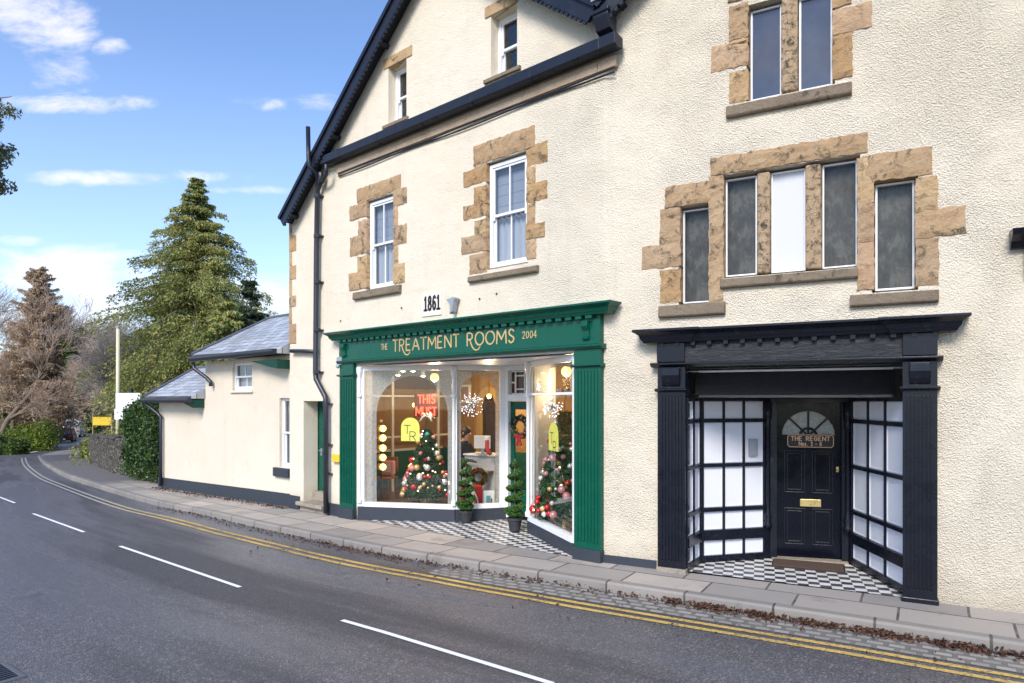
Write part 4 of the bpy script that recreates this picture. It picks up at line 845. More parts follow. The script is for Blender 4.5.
# recess: left reveal window, left panel, door, right panel
G0 = Vector((2.135, 8.30)); G1 = Vector((2.44, 8.77)); G2 = Vector((3.43, 9.03)); G3 = Vector((4.31, 8.78)); G4 = Vector((4.21, 7.33))
ROWS = [(.09, .29), (.42, .66), (.71, 1.235), (1.28, 1.81), (1.86, 2.085)]
def panel(P, Q, cols, lab, m0=.04, m1=.04):
    F, ln = between(P, Q); mb = MB(); mb.box(F, 0, ln, -.06, .0, -.05, .09); mb.box(F, 0, m0, -.06, .0, .09, 2.13); mb.box(F, ln-m1, ln, -.06, .0, .09, 2.13); mb.box(F, m0, ln-m1, -.06, .0, 2.085, 2.13); mb.box(F, m0, ln-m1, -.06, .012, .29, .42)
    for i in range(1, 4): mb.box(F, m0, ln-m1, -.05, .006, ROWS[i][1], ROWS[i+1][0])
    w_ = (ln-m0-m1)/cols
    for i in range(1, cols): mb.box(F, m0+w_*i-.012, m0+w_*i+.012, -.055, -.001, .09, 2.085)
    o = obj('porch_panel', mb, BK, hr, loc=F.pt(ln/2, 0, 0), bevel=.004, label=lab); obj('white_boarding', MB().box(F, m0-.005, ln-m1+.005, -.045, -.03, .08, 2.09), M['white_panel'], o)
    br = MB(); 
    for (r0, r1) in ROWS:
        for i in range(cols):
            x0 = m0+w_*i+(.018 if i else .006); x1 = m0+w_*(i+1)-(.018 if i < cols-1 else .006); br.box(F, x0, x1, -.03, -.022, r0+.008, r0+.02); br.box(F, x0, x1, -.03, -.022, r1-.02, r1-.008); br.box(F, x0, x0+.01, -.03, -.022, r0+.02, r1-.02); br.box(F, x1-.01, x1, -.03, -.022, r0+.02, r1-.02)
    obj('glazing_bead', br, M['white_panel'], o)
    return F, ln, o
F1, l1, o1 = panel(G0, G1, 2, 'narrow white-glazed black side panel', .03, .03); F2, l2, o2 = panel(G1, G2, 3, 'white panelled black screen left of the door', .03, .11); F4, l4, o4 = panel(G3, G4, 3, 'white panelled black screen right of the door', .12, .03)
for F_, a_, o_ in ((F2, l2-.07, o2), (F4, .07, o4)): obj('colonnette', MB().lathe(F_.pt(a_, .02, 0), [(.05, .42), (.055, .47), (.035, .5), (.05, .56), (.03, .62), (.025, .7), (.025, 1.72), (.045, 1.76), (.03, 1.8), (.05, 1.88), (.055, 2.08)], 12), BK, o_, smooth=True)
kb, zk = F2.pix(749.5, 456, .0); kt = F2.pix(749.5, 439, 0)[1]; ic = obj('intercom', MB().box(F2, kb, F2.S(757.5), -.028, .01, zk, kt), M['grey_metal'], o2, bevel=.004)
FDr, lDr = between(G2, G3); mb = MB()
mb.box(FDr, -.02, .07, -.14, .03, -.05, 2.13); mb.box(FDr, lDr-.07, lDr+.02, -.14, .03, -.05, 2.13); mb.box(FDr, .07, lDr-.07, -.14, .03, 2.06, 2.13)
df = obj('door_frame', mb, BK, hr, bevel=.006, loc=FDr.pt(.4, 0, 0))
zc_ = 1.63; rr = (lDr-.16)/2*.86; cc = lDr/2; nA = 14
arc = [(cc-rr*math.cos(math.pi*i/nA), zc_+rr*math.sin(math.pi*i/nA)) for i in range(nA+1)]
obj('front_door', wallmesh(FDr, rect(.07, lDr-.07, .035, 2.058), [arc], .045, -.05), M['door_black'], df)
obj('fanlight', MB().prism(FDr, arc, -.085, -.08), plain('mottled_fanlight_glass', (.33, .35, .32), .25, 0, .45, 0, 25), df)
mb = MB()
for i in range(1, 4):
    a_ = math.pi*i/4; mb.ribbon(FDr, [(cc, zc_), (cc-rr*math.cos(a_), zc_+rr*math.sin(a_))], .022, -.08, -.045)
mb.ribbon(FDr, [(cc-.1*math.cos(math.pi*i/8), zc_+.1*math.sin(math.pi*i/8)) for i in range(9)], .03, -.08, -.046); mb.box(FDr, cc-rr, cc+rr, -.08, -.044, zc_-.02, zc_+.012)
obj('fanlight_bars', mb, M['door_black'], df); mb = MB()
for (x0, x1, y0, y1) in ((.16, cc-.04, .2, .68), (cc+.04, lDr-.16, .2, .68), (.16, cc-.04, .88, 1.44), (cc+.04, lDr-.16, .88, 1.44)):
    for q in range(2):
        e_ = .0 if q == 0 else .035; dd = (.012, .006)[q]; mb.box(FDr, x0+e_, x0+e_+.014, -.05, -.05+dd, y0+e_, y1-e_); mb.box(FDr, x1-e_-.014, x1-e_, -.05, -.05+dd, y0+e_, y1-e_); mb.box(FDr, x0+e_+.014, x1-e_-.014, -.05, -.05+dd, y0+e_, y0+e_+.014); mb.box(FDr, x0+e_+.014, x1-e_-.014, -.05, -.05+dd, y1-e_-.014, y1-e_)
obj('door_panels', mb, BK, df, bevel=.003)
lb, lz = FDr.pix(800, 506.3, -.04); obj('letterbox', MB().box(FDr, lb, FDr.S(821, -.04), -.05, -.035, lz, FDr.pix(800, 499, -.04)[1]), M['brass'], df, bevel=.004)
kb, kz = FDr.pix(842, 470, -.04); kb = min(kb, lDr-.11); obj('door_lock', MB().box(FDr, kb-.015, kb+.015, -.05, -.035, kz-.03, kz+.04).ball(FDr.pt(kb, -.02, kz-.005), .018), M['brass'], df)
# name plaque
pa, pz = FDr.pix(787, 447.4, -.03); pb = FDr.S(834.2, -.03); pt_ = FDr.pix(787, 434, -.03)[1]; e_ = .03
octo = lambda d: [(pa+e_+d*.4, pz+d), (pb-e_-d*.4, pz+d), (pb-d, pz+e_+d*.4), (pb-d, pt_-e_-d*.4), (pb-e_-d*.4, pt_-d), (pa+e_+d*.4, pt_-d), (pa+d, pt_-e_-d*.4), (pa+d, pz+e_+d*.4)]
pq = obj('name_plaque', MB().prism(FDr, octo(0), -.05, -.032), M['black_letter'], df); mb = MB(); oc = octo(.009); mb.ribbon(FDr, oc+[oc[0]], .008, -.032, -.029)
hh = pt_-pz; ww = pb-pa
letters(mb, FDr, 'THE REGENT', pa+ww*.09, pb-ww*.09, pz+hh*.53, pz+hh*.83, .010, -.032, -.029, .34, .007); letters(mb, FDr, 'Nos. 3 - 6', pa+ww*.26, pb-ww*.26, pz+hh*.16, pz+hh*.43, .0085, -.032, -.029, .24)
obj('plaque_lettering', mb, M['gold'], pq)
# beam, ceilings, tile floor, steps, threshold
BF, bl = between(Vector((2.30, 8.56)), Vector((4.27, 7.62))); rbm = Mt('rough_black_timber'); rv = rbm.coord(scale=(2, 2, 9)); rn = rbm.noise(rv, 5, 7, .75, .6); rbm.col(rbm.ramp(rn, [(.4, (.003, .004, .006)), (.65, (.010, .011, .014)), (.75, (.04, .04, .045))])).rough(.6).spec(.3); rbm.bump(rn, 1, .04)
obj('porch_beam', MB().box(BF, .0, bl, -.06, .03, 2.165, 2.44), rbm.m, hr, bevel=.006)
obj('white_bead', MB().box(BF, .05, bl-.02, .032, .05, 2.137, 2.158), M['white'], hr); obj('white_bead', MB().box(BF, .05, bl-.02, .01, .045, 2.442, 2.468), M['white'], hr)
def ceil(pts2, z, name, mat, par):
    pp = [Vector((p[0], p[1], z)) for p in pts2]; tri = geometry.tessellate_polygon([pp]); m_ = MB().add(pp+[p+Vector((0, 0, .03)) for p in pp], [tuple(t) for t in tri]+[tuple(i+len(pp) for i in t) for t in tri]); return obj(name, m_, mat, par, fix=False)
ceil([G0, G1, G2, G3, G4], 2.132, 'porch_ceiling', M['white_panel'], hr); ceil([Rw.pt(1.06, -.01, 0), Vector((2.25, 8.75)), Vector((4.5, 7.85)), Rw.pt(3.38, -.01, 0)], 2.45, 'porch_ceiling', M['white_panel'], hr)
mb = MB(); mb.box(Rw, 1.03, 1.075, -.3, -.002, .0, 2.49); mb.box(Rw, 3.365, 3.40, -.3, -.002, .0, 2.49); obj_split('jamb_lining', mb, BK, hr)
obj('tiled_porch_floor', floorpoly([Rw.pt(1.09, -.03, 0), Rw.pt(3.35, -.03, 0), G4, G3+Vector((0, .1)), G2+Vector((0, .1)), G1, G0], .008, '', None), M['tiles'], hr, fix=False)
obj('door_sill', MB().box(FDr, .0, lDr, -.12, .10, .0, .032), M['step'], hr, bevel=.006)
mb = MB(); mb.box(Rw, .0, .70, 0, .03, -.3, .1); obj('plinth', mb, M['slate_paint'], hr)
def rg(px, py, dz=0.0): p = ray(px, py, dz); return p
m0 = rg(808, 566, .012); dm = thing('door_mat', 'worn brown coir doormat on the tiles before the black door', 'doormat', m0)
MF = Frame((m0.x, m0.y), (.90, -.40)); mt = Mt('brown_coir'); vv = mt.coord(); nn_ = mt.noise(vv, 90, 5, .8); mt.col(mt.ramp(nn_, [(.35, (.04, .022, .015)), (.65, (.14, .085, .06))])).rough(.95); mt.bump(nn_, 1, .01)
obj('coir_pad', MB().box(MF, -.40, .40, -.2, .2, .01, .03, .006), mt.m, dm, bevel=.006); mb = MB(); mb.box(MF, -.42, .42, .2, .215, .01, .027); mb.box(MF, -.42, .42, -.215, -.2, .01, .027); mb.box(MF, -.42, -.4, -.2, .2, .01, .027); mb.box(MF, .4, .42, -.2, .2, .01, .027); obj('edging', mb, plain('rubber_edging', (.03, .02, .018), .8), dm)
# neighbouring shop cornice poking in at the right edge
nc = thing('black_shop_cornice', 'end of a black painted cornice at the right edge of the picture', 'cornice', Rw.pt(4.5, 0, 3.5))
a0, zt = Rw.pix(1013, 228, .22); zt -= .0
obj('moulding', MB().prof(Rw, [(.0, zt-.17), (.07, zt-.17), (.1, zt-.11), (.2, zt-.06), (.22, zt), (.0, zt+.02)], a0, a0+2.5), BK, nc, bevel=.004)
obj('boards', MB().box(Rw, a0+.12, a0+2.4, 0, .06, zt-.45, zt-.172), BK, nc)

# ---- wing
wg = thing('low_roadside_wing', 'low cream rendered wing with stepped hipped slate roofs beside the road', 'outbuilding', L.pt(-11, 0, -.2))
OW = -.05
sA = L.S(159, OW); sB = L.S(205.5, OW); zU = 3.02; zL = 2.13
WU = (L.S(232.5, OW), L.S(252, OW), L.pix(232.5, 390.6, OW)[1], L.pix(232.5, 363.5, OW)[1]); WD = (L.S(279.5, OW), L.S(289.6, OW), L.pix(281, 467.5, OW)[1], L.pix(281, 398, OW)[1])
mb = wallmesh(L, [(sA, -.6), (-7.725, -.6), (-7.725, 3.05), (sB, zU), (sB, zL), (sA, zL)], [rect(*WU), rect(*WD)], .3, OW)
def flank(F, s_, o0, o1, z0, z1, t=.3): return MB().box(F, s_, s_+t, o1, o0, z0, z1)
mb.box(L, sA, sA+.3, -4.6, OW-.3, -.6, zL); mb.box(L, sB, sB+.3, -4.6, OW-.3, zL-.5, zU); mb.box(L, sA, -7.73, -4.9, -4.6, -.6, 2.1)
obj('wall', mb, M['cast_smooth'], wg)
ss_ = [sA+.002+(-7.742-sA)*q/8 for q in range(9)]; gg_ = [float(gz(*L.pt(q, 0, 0).to_2d())) for q in ss_]
obj('plinth', MB().prism(L, [(a_, z_-.3) for a_, z_ in zip(ss_, gg_)]+[(a_, z_+.27) for a_, z_ in zip(ss_[::-1], gg_[::-1])], OW-.02, OW+.03), M['slate_paint'], wg)
def hip(parent, s0, s1, ze, zr, sr, o_e, o_b, name, z1e=None):
    """hip at the left end (s0), abutting at s1; ridge parallel to the wall"""
    om = (o_e+o_b)/2; z1e = ze if z1e is None else z1e
    e0, e1 = L.pt(s0, o_e, ze), L.pt(s1, o_e, z1e); b0, b1 = L.pt(s0, o_b, ze), L.pt(s1, o_b, z1e); r0, r1 = L.pt(sr, om, zr), L.pt(s1, om, zr); t = Vector((0, 0, -.06))
    vs = [e0, e1, r1, r0, b0, b1]; fs = [(0, 1, 2, 3), (4, 0, 3), (5, 4, 3, 2)]; b = MB().add(vs, fs); b.add([v+t for v in (e0, e1, b1, b0)], [(0, 1, 2, 3)]); b.add([e0, e1, e1+t, e0+t], [(0, 1, 2, 3)]); b.add([e0, b0, b0+t, e0+t], [(0, 1, 2, 3)]); b.add([e1, b1, b1+t, e1+t, r1], [(0, 4, 1), (0, 1, 2, 3)])
    o = obj(name, b, M['slate'], parent, fix=False); me = o.data; ul = me.uv_layers.new(name='UVMap')
    for p in me.polygons:
        for li in p.loop_indices:
            w_ = me.vertices[me.loops[li].vertex_index].co+WL[o]; q = Vector((w_.x, w_.y))-L.o; s_ = q.dot(L.u); n_ = q.dot(L.n)
            ul.data[li].uv = (s_, abs(n_-o_e)*1.15) if abs(p.normal.dot(Vector((L.n.x, L.n.y, 0)))) >= abs(p.normal.dot(Vector((L.u.x, L.u.y, 0)))) else (n_, abs(s_-s0)*1.15)
    cap = MB(); cap.tube([r0, r1], .06, 6); cap.tube([e0+Vector((0, 0, .01)), r0], .05, 6); obj('ridge_tiles', cap, plain('blue_black_ridge_tile', (.10, .105, .125), .5), o)
    g_o = obj('gutter', MB().prof(L, [(o_e-.02, ze-.16), (o_e+.07, ze-.16), (o_e+.1, ze-.1), (o_e+.1, ze-.045), (o_e-.02, ze-.045)], s0-.03, s1), M['pipe'], o, bevel=.006)
    return o
oe = .28
sr_, zr_ = L.pix(269, 318.5, -2.0)
hip(wg, L.S(192, oe), -7.76, H+(400-355)/FPX*L.pt(L.S(192, oe), oe, 0).y, zr_, sr_, oe, -4.3, 'roof', H+(400-350)/FPX*L.pt(-7.76, oe, 0).y)
s0_ = L.S(145, oe); ze_ = H+(400-396.5)/FPX*L.pt(s0_, oe, 0).y; hip(wg, s0_, sB-.03, ze_, ze_+.85, L.S(190, -1.3), oe, -3.2, 'roof')
mb = MB(); z_ = 3.02; mb.prism(L, [(-8.9, z_-.09), (-7.78, z_-.09), (-7.78, z_-.28), (-8.0, z_-.25)], OW+.002, oe-.03); mb.prism(L, [(sB-.9, zL-.02), (sB-.05, zL-.02), (sB-.05, zL-.22), (sB-.3, zL-.16)], OW+.002, oe-.03)
obj_split('green_fascia', mb, M['fascia'], wg)
for (sx, zx, dn) in ((L.S(194, .2), 2.98, .55), (L.S(146.5, .2), 2.1, 2.3)):
    obj('downpipe', MB().tube([L.pt(sx+.1, .25, zx), L.pt(sx+.12, .25, zx-.12), L.pt(sx+.45, .08, zx-.36), L.pt(sx+.55, .04, zx-.45), L.pt(sx+.55, .04, zx-dn)], .045, 10), M['pipe'], wg, smooth=True)
w = sash(wg, L, WU, cols=2, c=.02, mid=.5, curtain='curtain', up='blind_grey', horns=False, rec=OW-.06, label='small two-light window under the eaves')
obj('sill', MB().prof(L, [(OW-.1, WU[2]-.05), (OW+.05, WU[2]-.05), (OW+.04, WU[2]), (OW-.1, WU[2])], WU[0]-.06, WU[1]+.06), M['cast_smooth'], w, bevel=.005)
w = sash(wg, L, WD, cols=1, c=.03, mid=.5, curtain='curtain', up='blind', horns=False, rec=OW-.07, label='tall narrow curtained window')
obj('sill', MB().box(L, WD[0]-.16, WD[1]+.04, OW-.2, OW+.07, WD[2]-.19, WD[2]-.004), M['slate_paint'], w, bevel=.01)

# ------------------------------------------------------------------ shop interior
room = thing('shop_interior_shell', 'olive walled shop room with green dado seen through the shop windows', 'room', L.pt(-3, -3, .1))
Fl = .10; bo = -3.9
RL = -7.4; rw = plain('olive_ochre_wall', (.36, .215, .085), .8, 0, .2); 
mb = MB(); mb.box(L, RL, -.12, bo-.05, bo, .95, 3.05); mb.box(L, RL-.05, RL, bo, -.5, .95, 3.05); mb.box(L, -.12, -.07, bo, -.36, Fl, 3.05); mb.box(L, RL, -5.66, -.55, -.5, Fl, 3.05); mb.box(L, -5.66, -5.61, -.5, -.34, Fl, 3.05); obj('upper_wall', mb, rw, room)
mb = MB(); mb.box(L, RL, -.12, bo-.05, bo+.01, Fl, .948); mb.box(L, RL-.05, RL+.01, bo, -.56, Fl, .948); obj('green_dado', mb, paint('teal_dado', (.02, .13, .10), .5), room)
LF = Frame(L.pt(RL, 0, 0).to_2d(), -L.n); mb = MB(); mb.box(LF, .57, 3.88, .0, .045, .93, .985)
for px_ in (392.5, 438): a_ = LF.pix(px_, 400, .5)[0]; mb.box(LF, a_-.03, a_+.03, .48, .52, .0, 2.62)
for py_ in (437, 396): z_ = LF.pix(392, py_, .5)[1]; mb.box(LF, .6, 3.85, .485, .515, z_-.02, z_+.02)  # the lower bar is a reflection in the glass, built as a rail
obj('white_bars_and_reflection', mb, M['white'], room)
mb = MB(); mb.box(L, RL-.05, -.07, bo-.05, -.35, 2.95, 3.05); obj('ceiling', mb, plain('dark_brown_ceiling', (.09, .05, .035), .7), room)
mb = MB(); 
for q in range(6): mb.box(LF, .7+q*.6, .85+q*.6, .02, 3.5, 2.83, 2.948)
mb.box(LF, .58, 3.86, .002, .03, 2.35, 2.82); obj('ceiling_beams_and_shade_band', mb, plain('dark_oak_and_shade_brown', (.11, .055, .035), .6), room)  # wall band below the beams paints the dark shading under the ceiling
fp = [L.pt(RL, bo, 0), L.pt(RL, -.56, 0), L.pt(-5.62, -.56, 0), L.pt(-5.62, -.34, 0), A0, A1_, B1, D1, C0, C1, L.pt(-.12, -.34, 0), L.pt(-.12, bo, 0)]; pp = [Vector((p[0], p[1], Fl)) for p in fp]; tri = geometry.tessellate_polygon([[Vector((p.x, p.y, 0)) for p in pp]])
obj('floor', MB().add(pp, [tuple(t) for t in tri]), plain('dark_wood_floor', (.14, .09, .055), .35, 0, .3), room, fix=False)
for i_, (px_, z_, w_, h_, c_, lb_) in enumerate(((466, 2.25, .34, .42, (.30, .16, .10), 'framed picture left of the arched alcove in the shop'), (508, 2.15, .36, .5, (.10, .14, .16), 'framed picture right of the arched alcove in the shop'))):
    a_ = L.S(px_, bo); t = thing('framed_picture', lb_, 'picture', L.pt(a_, bo, z_)); obj('frame', MB().box(L, a_-w_/2, a_+w_/2, bo+.002, bo+.04, z_-h_/2, z_+h_/2), M['white'], t, bevel=.006); obj('print', MB().box(L, a_-w_/2+.05, a_+w_/2-.05, bo+.041, bo+.045, z_-h_/2+.05, z_+h_/2-.05), plain('print_ink', c_, .6, 0, .6, 0, 5), t)
al = MB(); s0_ = L.S(477, bo); s1_ = L.S(503, bo); r = (s1_-s0_)/2; c_ = (s0_+s1_)/2; zs_ = 2.0
poly = [(s0_, Fl), (s1_, Fl)]+[(c_+r*math.cos(math.pi*i/14), zs_+r*math.sin(math.pi*i/14)) for i in range(15)]; obj('arched_alcove', al.prism(L, poly, bo+.012, bo+.03), plain('ochre_alcove', (.50, .32, .12), .7), room, fix=False)
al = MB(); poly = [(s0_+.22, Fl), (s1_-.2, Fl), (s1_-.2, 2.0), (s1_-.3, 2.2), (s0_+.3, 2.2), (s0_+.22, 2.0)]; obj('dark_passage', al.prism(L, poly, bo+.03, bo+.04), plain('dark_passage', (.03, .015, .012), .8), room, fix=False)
warm = emit('warm_lit_globe', (1, .60, .14), 2.6, (.8, .6, .2)); spot = emit('bright_spot_lens', (1, .85, .6), 8)
def lamp(p, r, name, label, cat, group=None, power=0, col=(1, .72, .4), drop=.3):
    t = thing(name, label, cat, p, group); obj('globe', MB().ball(p, r, 14, 9), warm, t, smooth=True); obj('cord', MB().tube([p+Vector((0, 0, r*.9)), p+Vector((0, 0, r+drop))], .006, 5), M['pipe'], t); obj('lamp_cap', MB().lathe(p, [(r*.45, r*.85), (r*.5, r*1.0), (r*.2, r*1.15)], 12), M['brass'], t)
    if power: l_ = bpy.data.lights.new('bulb', 'POINT'); l_.energy = power; l_.color = col; l_.shadow_soft_size = r*1.2; lo = bpy.data.objects.new('bulb', l_); COL.objects.link(lo); lo.location = p+Vector((0, 0, -r-.08))
    return t
lamp(at(434.5, 377.5, 13.2), .085, 'globe_lamp', 'yellow globe lamp hanging inside the wide shop window', 'lamp', None, 34)
lamp(at(540, 381, 12.6), .07, 'globe_lamp', 'smaller globe lamp, upper left in the angled window', 'lamp', None, 12); lamp(at(566.5, 371.5, 11.2), .085, 'globe_lamp', 'larger globe lamp, top right in the angled window', 'lamp', None, 14)
lamp(at(414.5, 405, 14.3), .05, 'globe_lamp', 'little globe lamp left of the red neon words', 'lamp', None, 0)
lamp(at(489, 396, 14.4), .05, 'globe_lamp', 'small lamp above the counter behind the narrow window', 'lamp', None, 28)
cl = [at(398, 376, 13.8), at(403, 372, 13.5), at(413, 372, 13.5), at(423, 377, 13.8)]
for p, lb_ in zip(cl, ('leftmost and lowest of the four ceiling spots in the wide window', 'second ceiling spot from the left in the wide window', 'third ceiling spot from the left in the wide window', 'rightmost ceiling spot, beside the yellow globe lamp')):
    t = thing('ceiling_spot', lb_, 'spotlight', p, 'ceiling spots in the shop'); obj('lens', MB().lathe(p, [(.03, 0), (.045, .01), (.045, .02)], 12), spot, t); obj('housing', MB().lathe(p, [(.05, .021), (.05, .08), (.02, .3)], 12), M['grey_metal'], t)
# string of five round lights
zz_ = (428.5, 438, 448, 457.5, 467)
p = at(383, 428, 13.0); t = thing('globe_light_column', 'vertical column of five glowing round bulbs in the wide window', 'light', at(383, 428, 13.0))
for y in zz_: q = at(383, y, 13.0); b_ = obj('bulb', MB().ball(q, .062, 14, 9), warm, t, smooth=True, loc=q); q2 = q+Vector((-.055, .06, 0)); obj('reflector', MB().lathe(q2, [(.06, -.06), (.075, 0), (.06, .06)], 12), M['brass'], b_)
obj('stem', MB().tube([at(381, 422, 13.1), at(381, 500, 13.1)], .014, 6), M['pipe'], t); obj('finial', MB().ball(at(381, 421, 13.08), .035), M['brass'], t)
# neon words
neon = emit('red_neon_tube', (1, .035, .015), 4.5, (.4, .02, .01)); p = at(426, 404, 13.7); NF = Frame((p.x, p.y), (1, 0)); t = thing('neon_sign', 'red neon words THIS MUST glowing inside the wide shop window', 'neon sign', p)
k_ = 13.7/FPX
for word, x0, x1, yt, yb in (('THIS', 418, 435, 395.2, 403.2), ('MUST', 416, 436.4, 407.4, 415.4)):
    a0 = (x0-426)*k_; a1 = (x1-426)*k_; zt = H+(400-yt)*k_; zb = H+(400-yb)*k_; obj('neon_word', letters(MB(), NF, word, a0, a1, zb, zt, .02, 0, .02, .22), neon, t)
obj('backing_board', MB().box(NF, -.24, .24, -.04, -.015, H-.34, H+.13), plain('smoky_backing', (.035, .008, .006), .4), t)
nl = bpy.data.lights.new('neon_glow', 'POINT'); nl.energy = 1.5; nl.color = (1, .1, .05); nl.shadow_soft_size = .2; no = bpy.data.objects.new('neon_glow', nl); COL.objects.link(no); no.location = p+Vector((0, -.15, 0))
# star-burst lights
sparkle = emit('cold_white_led', (.85, .9, 1), 3.5)
for (x, y, Y_, r, lb_) in ((471.5, 404.5, 12.75, .24, 'spiky silver starburst light behind the narrow window'), (553, 408, 10.7, .17, 'smaller starburst light in the angled window')):
    c_ = at(x, y, Y_); t = thing('starburst_light', lb_, 'starburst light', c_); mb = MB(); mt2 = MB()
    for i in range(64):
        d = Vector(rng.normal(size=3)).normalized(); e_ = c_+d*r*(.75+.25*random.random()); mt2.tube([c_, e_], .0028, 3, cap=False); mb.ball(e_, .0055, 6, 4)
        if i % 2: mb.ball(c_+d*r*.5, .0045, 5, 4)
    obj('led_tips', mb, sparkle, t); obj('rods', mt2, M['grey_metal'], t); obj('hanging_wire', MB().tube([c_, c_+Vector((0, 0, .55))], .003, 4), M['pipe'], t)
# christmas trees
bm_ = [plain('red_bauble', (.45, .02, .02), .18, .3), plain('pink_bauble', (.62, .28, .30), .25, .2), plain('silver_bauble', (.72, .72, .70), .2, .5), plain('gold_bauble', (.72, .5, .18), .22, .5), plain('teal_bauble', (.08, .42, .45), .2, .3), emit('fairy_light', (1, .8, .5), 3)]
def mesh_ball(r, mat, nm):
    o = MB().ball((0, 0, 0), r, 10, 7); me = bpy.data.meshes.new(nm); me.from_pydata([tuple(v) for v in o.v], [], o.f); finish(me, mat, True); return me
BM = [[mesh_ball(r, m_, 'bauble') for r in (.026, .042, .062)] for m_ in bm_]
def xmas(base, ht, rad, label, nb):
    t = thing('christmas_tree', label, 'christmas tree', base); N_ = 14000; u_ = 1-np.sqrt(rng.random(N_)*.985+.015); h_ = .12+u_*(1-.12); a_ = rng.random(N_)*6.283
    tier = .80+.2*np.abs(np.sin(h_*22)); rr_ = rad*(1-h_)**.85*1.1*tier*np.sqrt(rng.random(N_)*.65+.35)+.01; P = np.stack([base[0]+rr_*np.cos(a_), base[1]+rr_*np.sin(a_), base[2]+h_*ht-rr_*.15], 1)
    V_, F_ = quads(P, .022, 3.4); raw('needles', V_, F_, M['xneedle'], t); obj('trunk', MB().tube([Vector(base), Vector(base)+Vector((0, 0, ht*.98))], .03, 6, .006), M['bark'], t); obj('pot', MB().lathe(base, [(.12, 0), (.15, .16), (.16, .17), (.14, .17)], 16), M['brass'], t)
    for i in range(nb):
        h = .14+.8*(1-math.sqrt(random.random())); a2_ = random.uniform(2.6, 6.8); r2 = rad*(1-h)**.85*1.08+.01; q = Vector((r2*math.cos(a2_), r2*math.sin(a2_), h*ht-.03)); kd = random.choices(range(6), (6, 5, 6, 4, 1, 7))[0]
        b_ = bpy.data.objects.new('bauble', BM[kd][0 if kd == 5 else random.choice((0, 1, 2, 1))]); COL.objects.link(b_); b_.parent = t; b_.location = q
        if kd == 5: b_.name = 'fairy_light'; b_.scale = (.5, .5, .5)
    bow = MB(); tp = Vector(base)+Vector((0, 0, ht+.03))
    for i in range(9): d = Vector((math.cos(i*.7), math.sin(i*.7), .5*math.sin(i*2.1))); bow.tube([tp, tp+d*.08+Vector((0, 0, .05)), tp+d*.15], [.006, .03, .008], 6)
    obj('silver_bow', bow, bm_[2], t, smooth=True)
M['xneedle'] = leafm('dark_fir_needles', [(.012, .03, .016), (.035, .085, .04), (.08, .16, .07)], .5, .1, 4)
xmas(Vector((-1.64, 13.15, Fl)), 1.62, .50, 'bauble covered christmas tree standing in the wide shop window', 95)
xmas(Vector((.82, 10.62, Fl)), 2.05, .52, 'taller slender christmas tree in the angled window by the right pilaster', 99)
# chair with pink cushion
cp = at(385, 499, 13.7); cp.z = Fl; ch = thing('wooden_chair', 'small wooden chair with a pink cushion in the wide shop window', 'chair', cp); wood = plain('warm_brown_wood', (.26, .12, .06), .45); CF = Frame((cp.x, cp.y), (.9, -.3))
obj('seat', MB().box(CF, -.2, .2, -.2, .2, Fl+.43, Fl+.46), wood, ch, bevel=.01)
for a_ in (-.18, .15):
    for o_ in (-.18, .15): obj('leg', MB().box(CF, a_, a_+.03, o_, o_+.03, Fl, Fl+.43), wood, ch)
obj('backrest', MB().box(CF, -.19, .19, -.21, -.18, Fl+.55, Fl+.85), wood, ch, bevel=.01); obj('cushion', MB().box(CF, -.16, .16, -.17, -.06, Fl+.48, Fl+.78), plain('pink_cushion_fabric', (.62, .30, .30), .9), ch, bevel=.04, seg=3)
cu = MB().box(CF, -.09, .09, -.058, -.05, Fl+.55, Fl+.72); obj('cushion_patch', cu, M['blind'], ch)
# counter, monitor, person
k0 = at(478, 470, 13.2); CFm = Frame((k0.x, k0.y), (.86, -.5)); ct = thing('reception_counter', 'white fronted reception counter behind the narrow shop window', 'counter', Vector((k0.x, k0.y, Fl)))
obj('cabinet', MB().box(CFm, -.38, .38, -.4, 0, Fl, 1.02), paint('pale_counter_panel', (.5, .5, .48), .5), ct, bevel=.01); obj('counter_top', MB().box(CFm, -.42, .42, -.44, .05, 1.022, 1.06), M['white'], ct, bevel=.008); obj('low_shelf', MB().box(CFm, -.36, .36, .002, .2, .72, .75), wood, ct)
mo = at(482, 456, 13.05); mn = thing('computer_monitor', 'white computer monitor seen from behind on the counter', 'monitor', Vector((mo.x, mo.y, 1.06))); XF = Frame((mo.x, mo.y), (.93, -.36))
obj('screen_back', MB().box(XF, -.17, .17, -.03, .0, 1.17, 1.42), M['white'], mn, bevel=.012); obj('stand', MB().box(XF, -.03, .03, -.05, -.03, 1.07, 1.3), M['grey_metal'], mn); obj('foot', MB().box(XF, -.1, .1, -.1, .05, 1.062, 1.075), M['grey_metal'], mn)
skin = plain('skin', (.45, .26, .18), .55, 0, .1); 
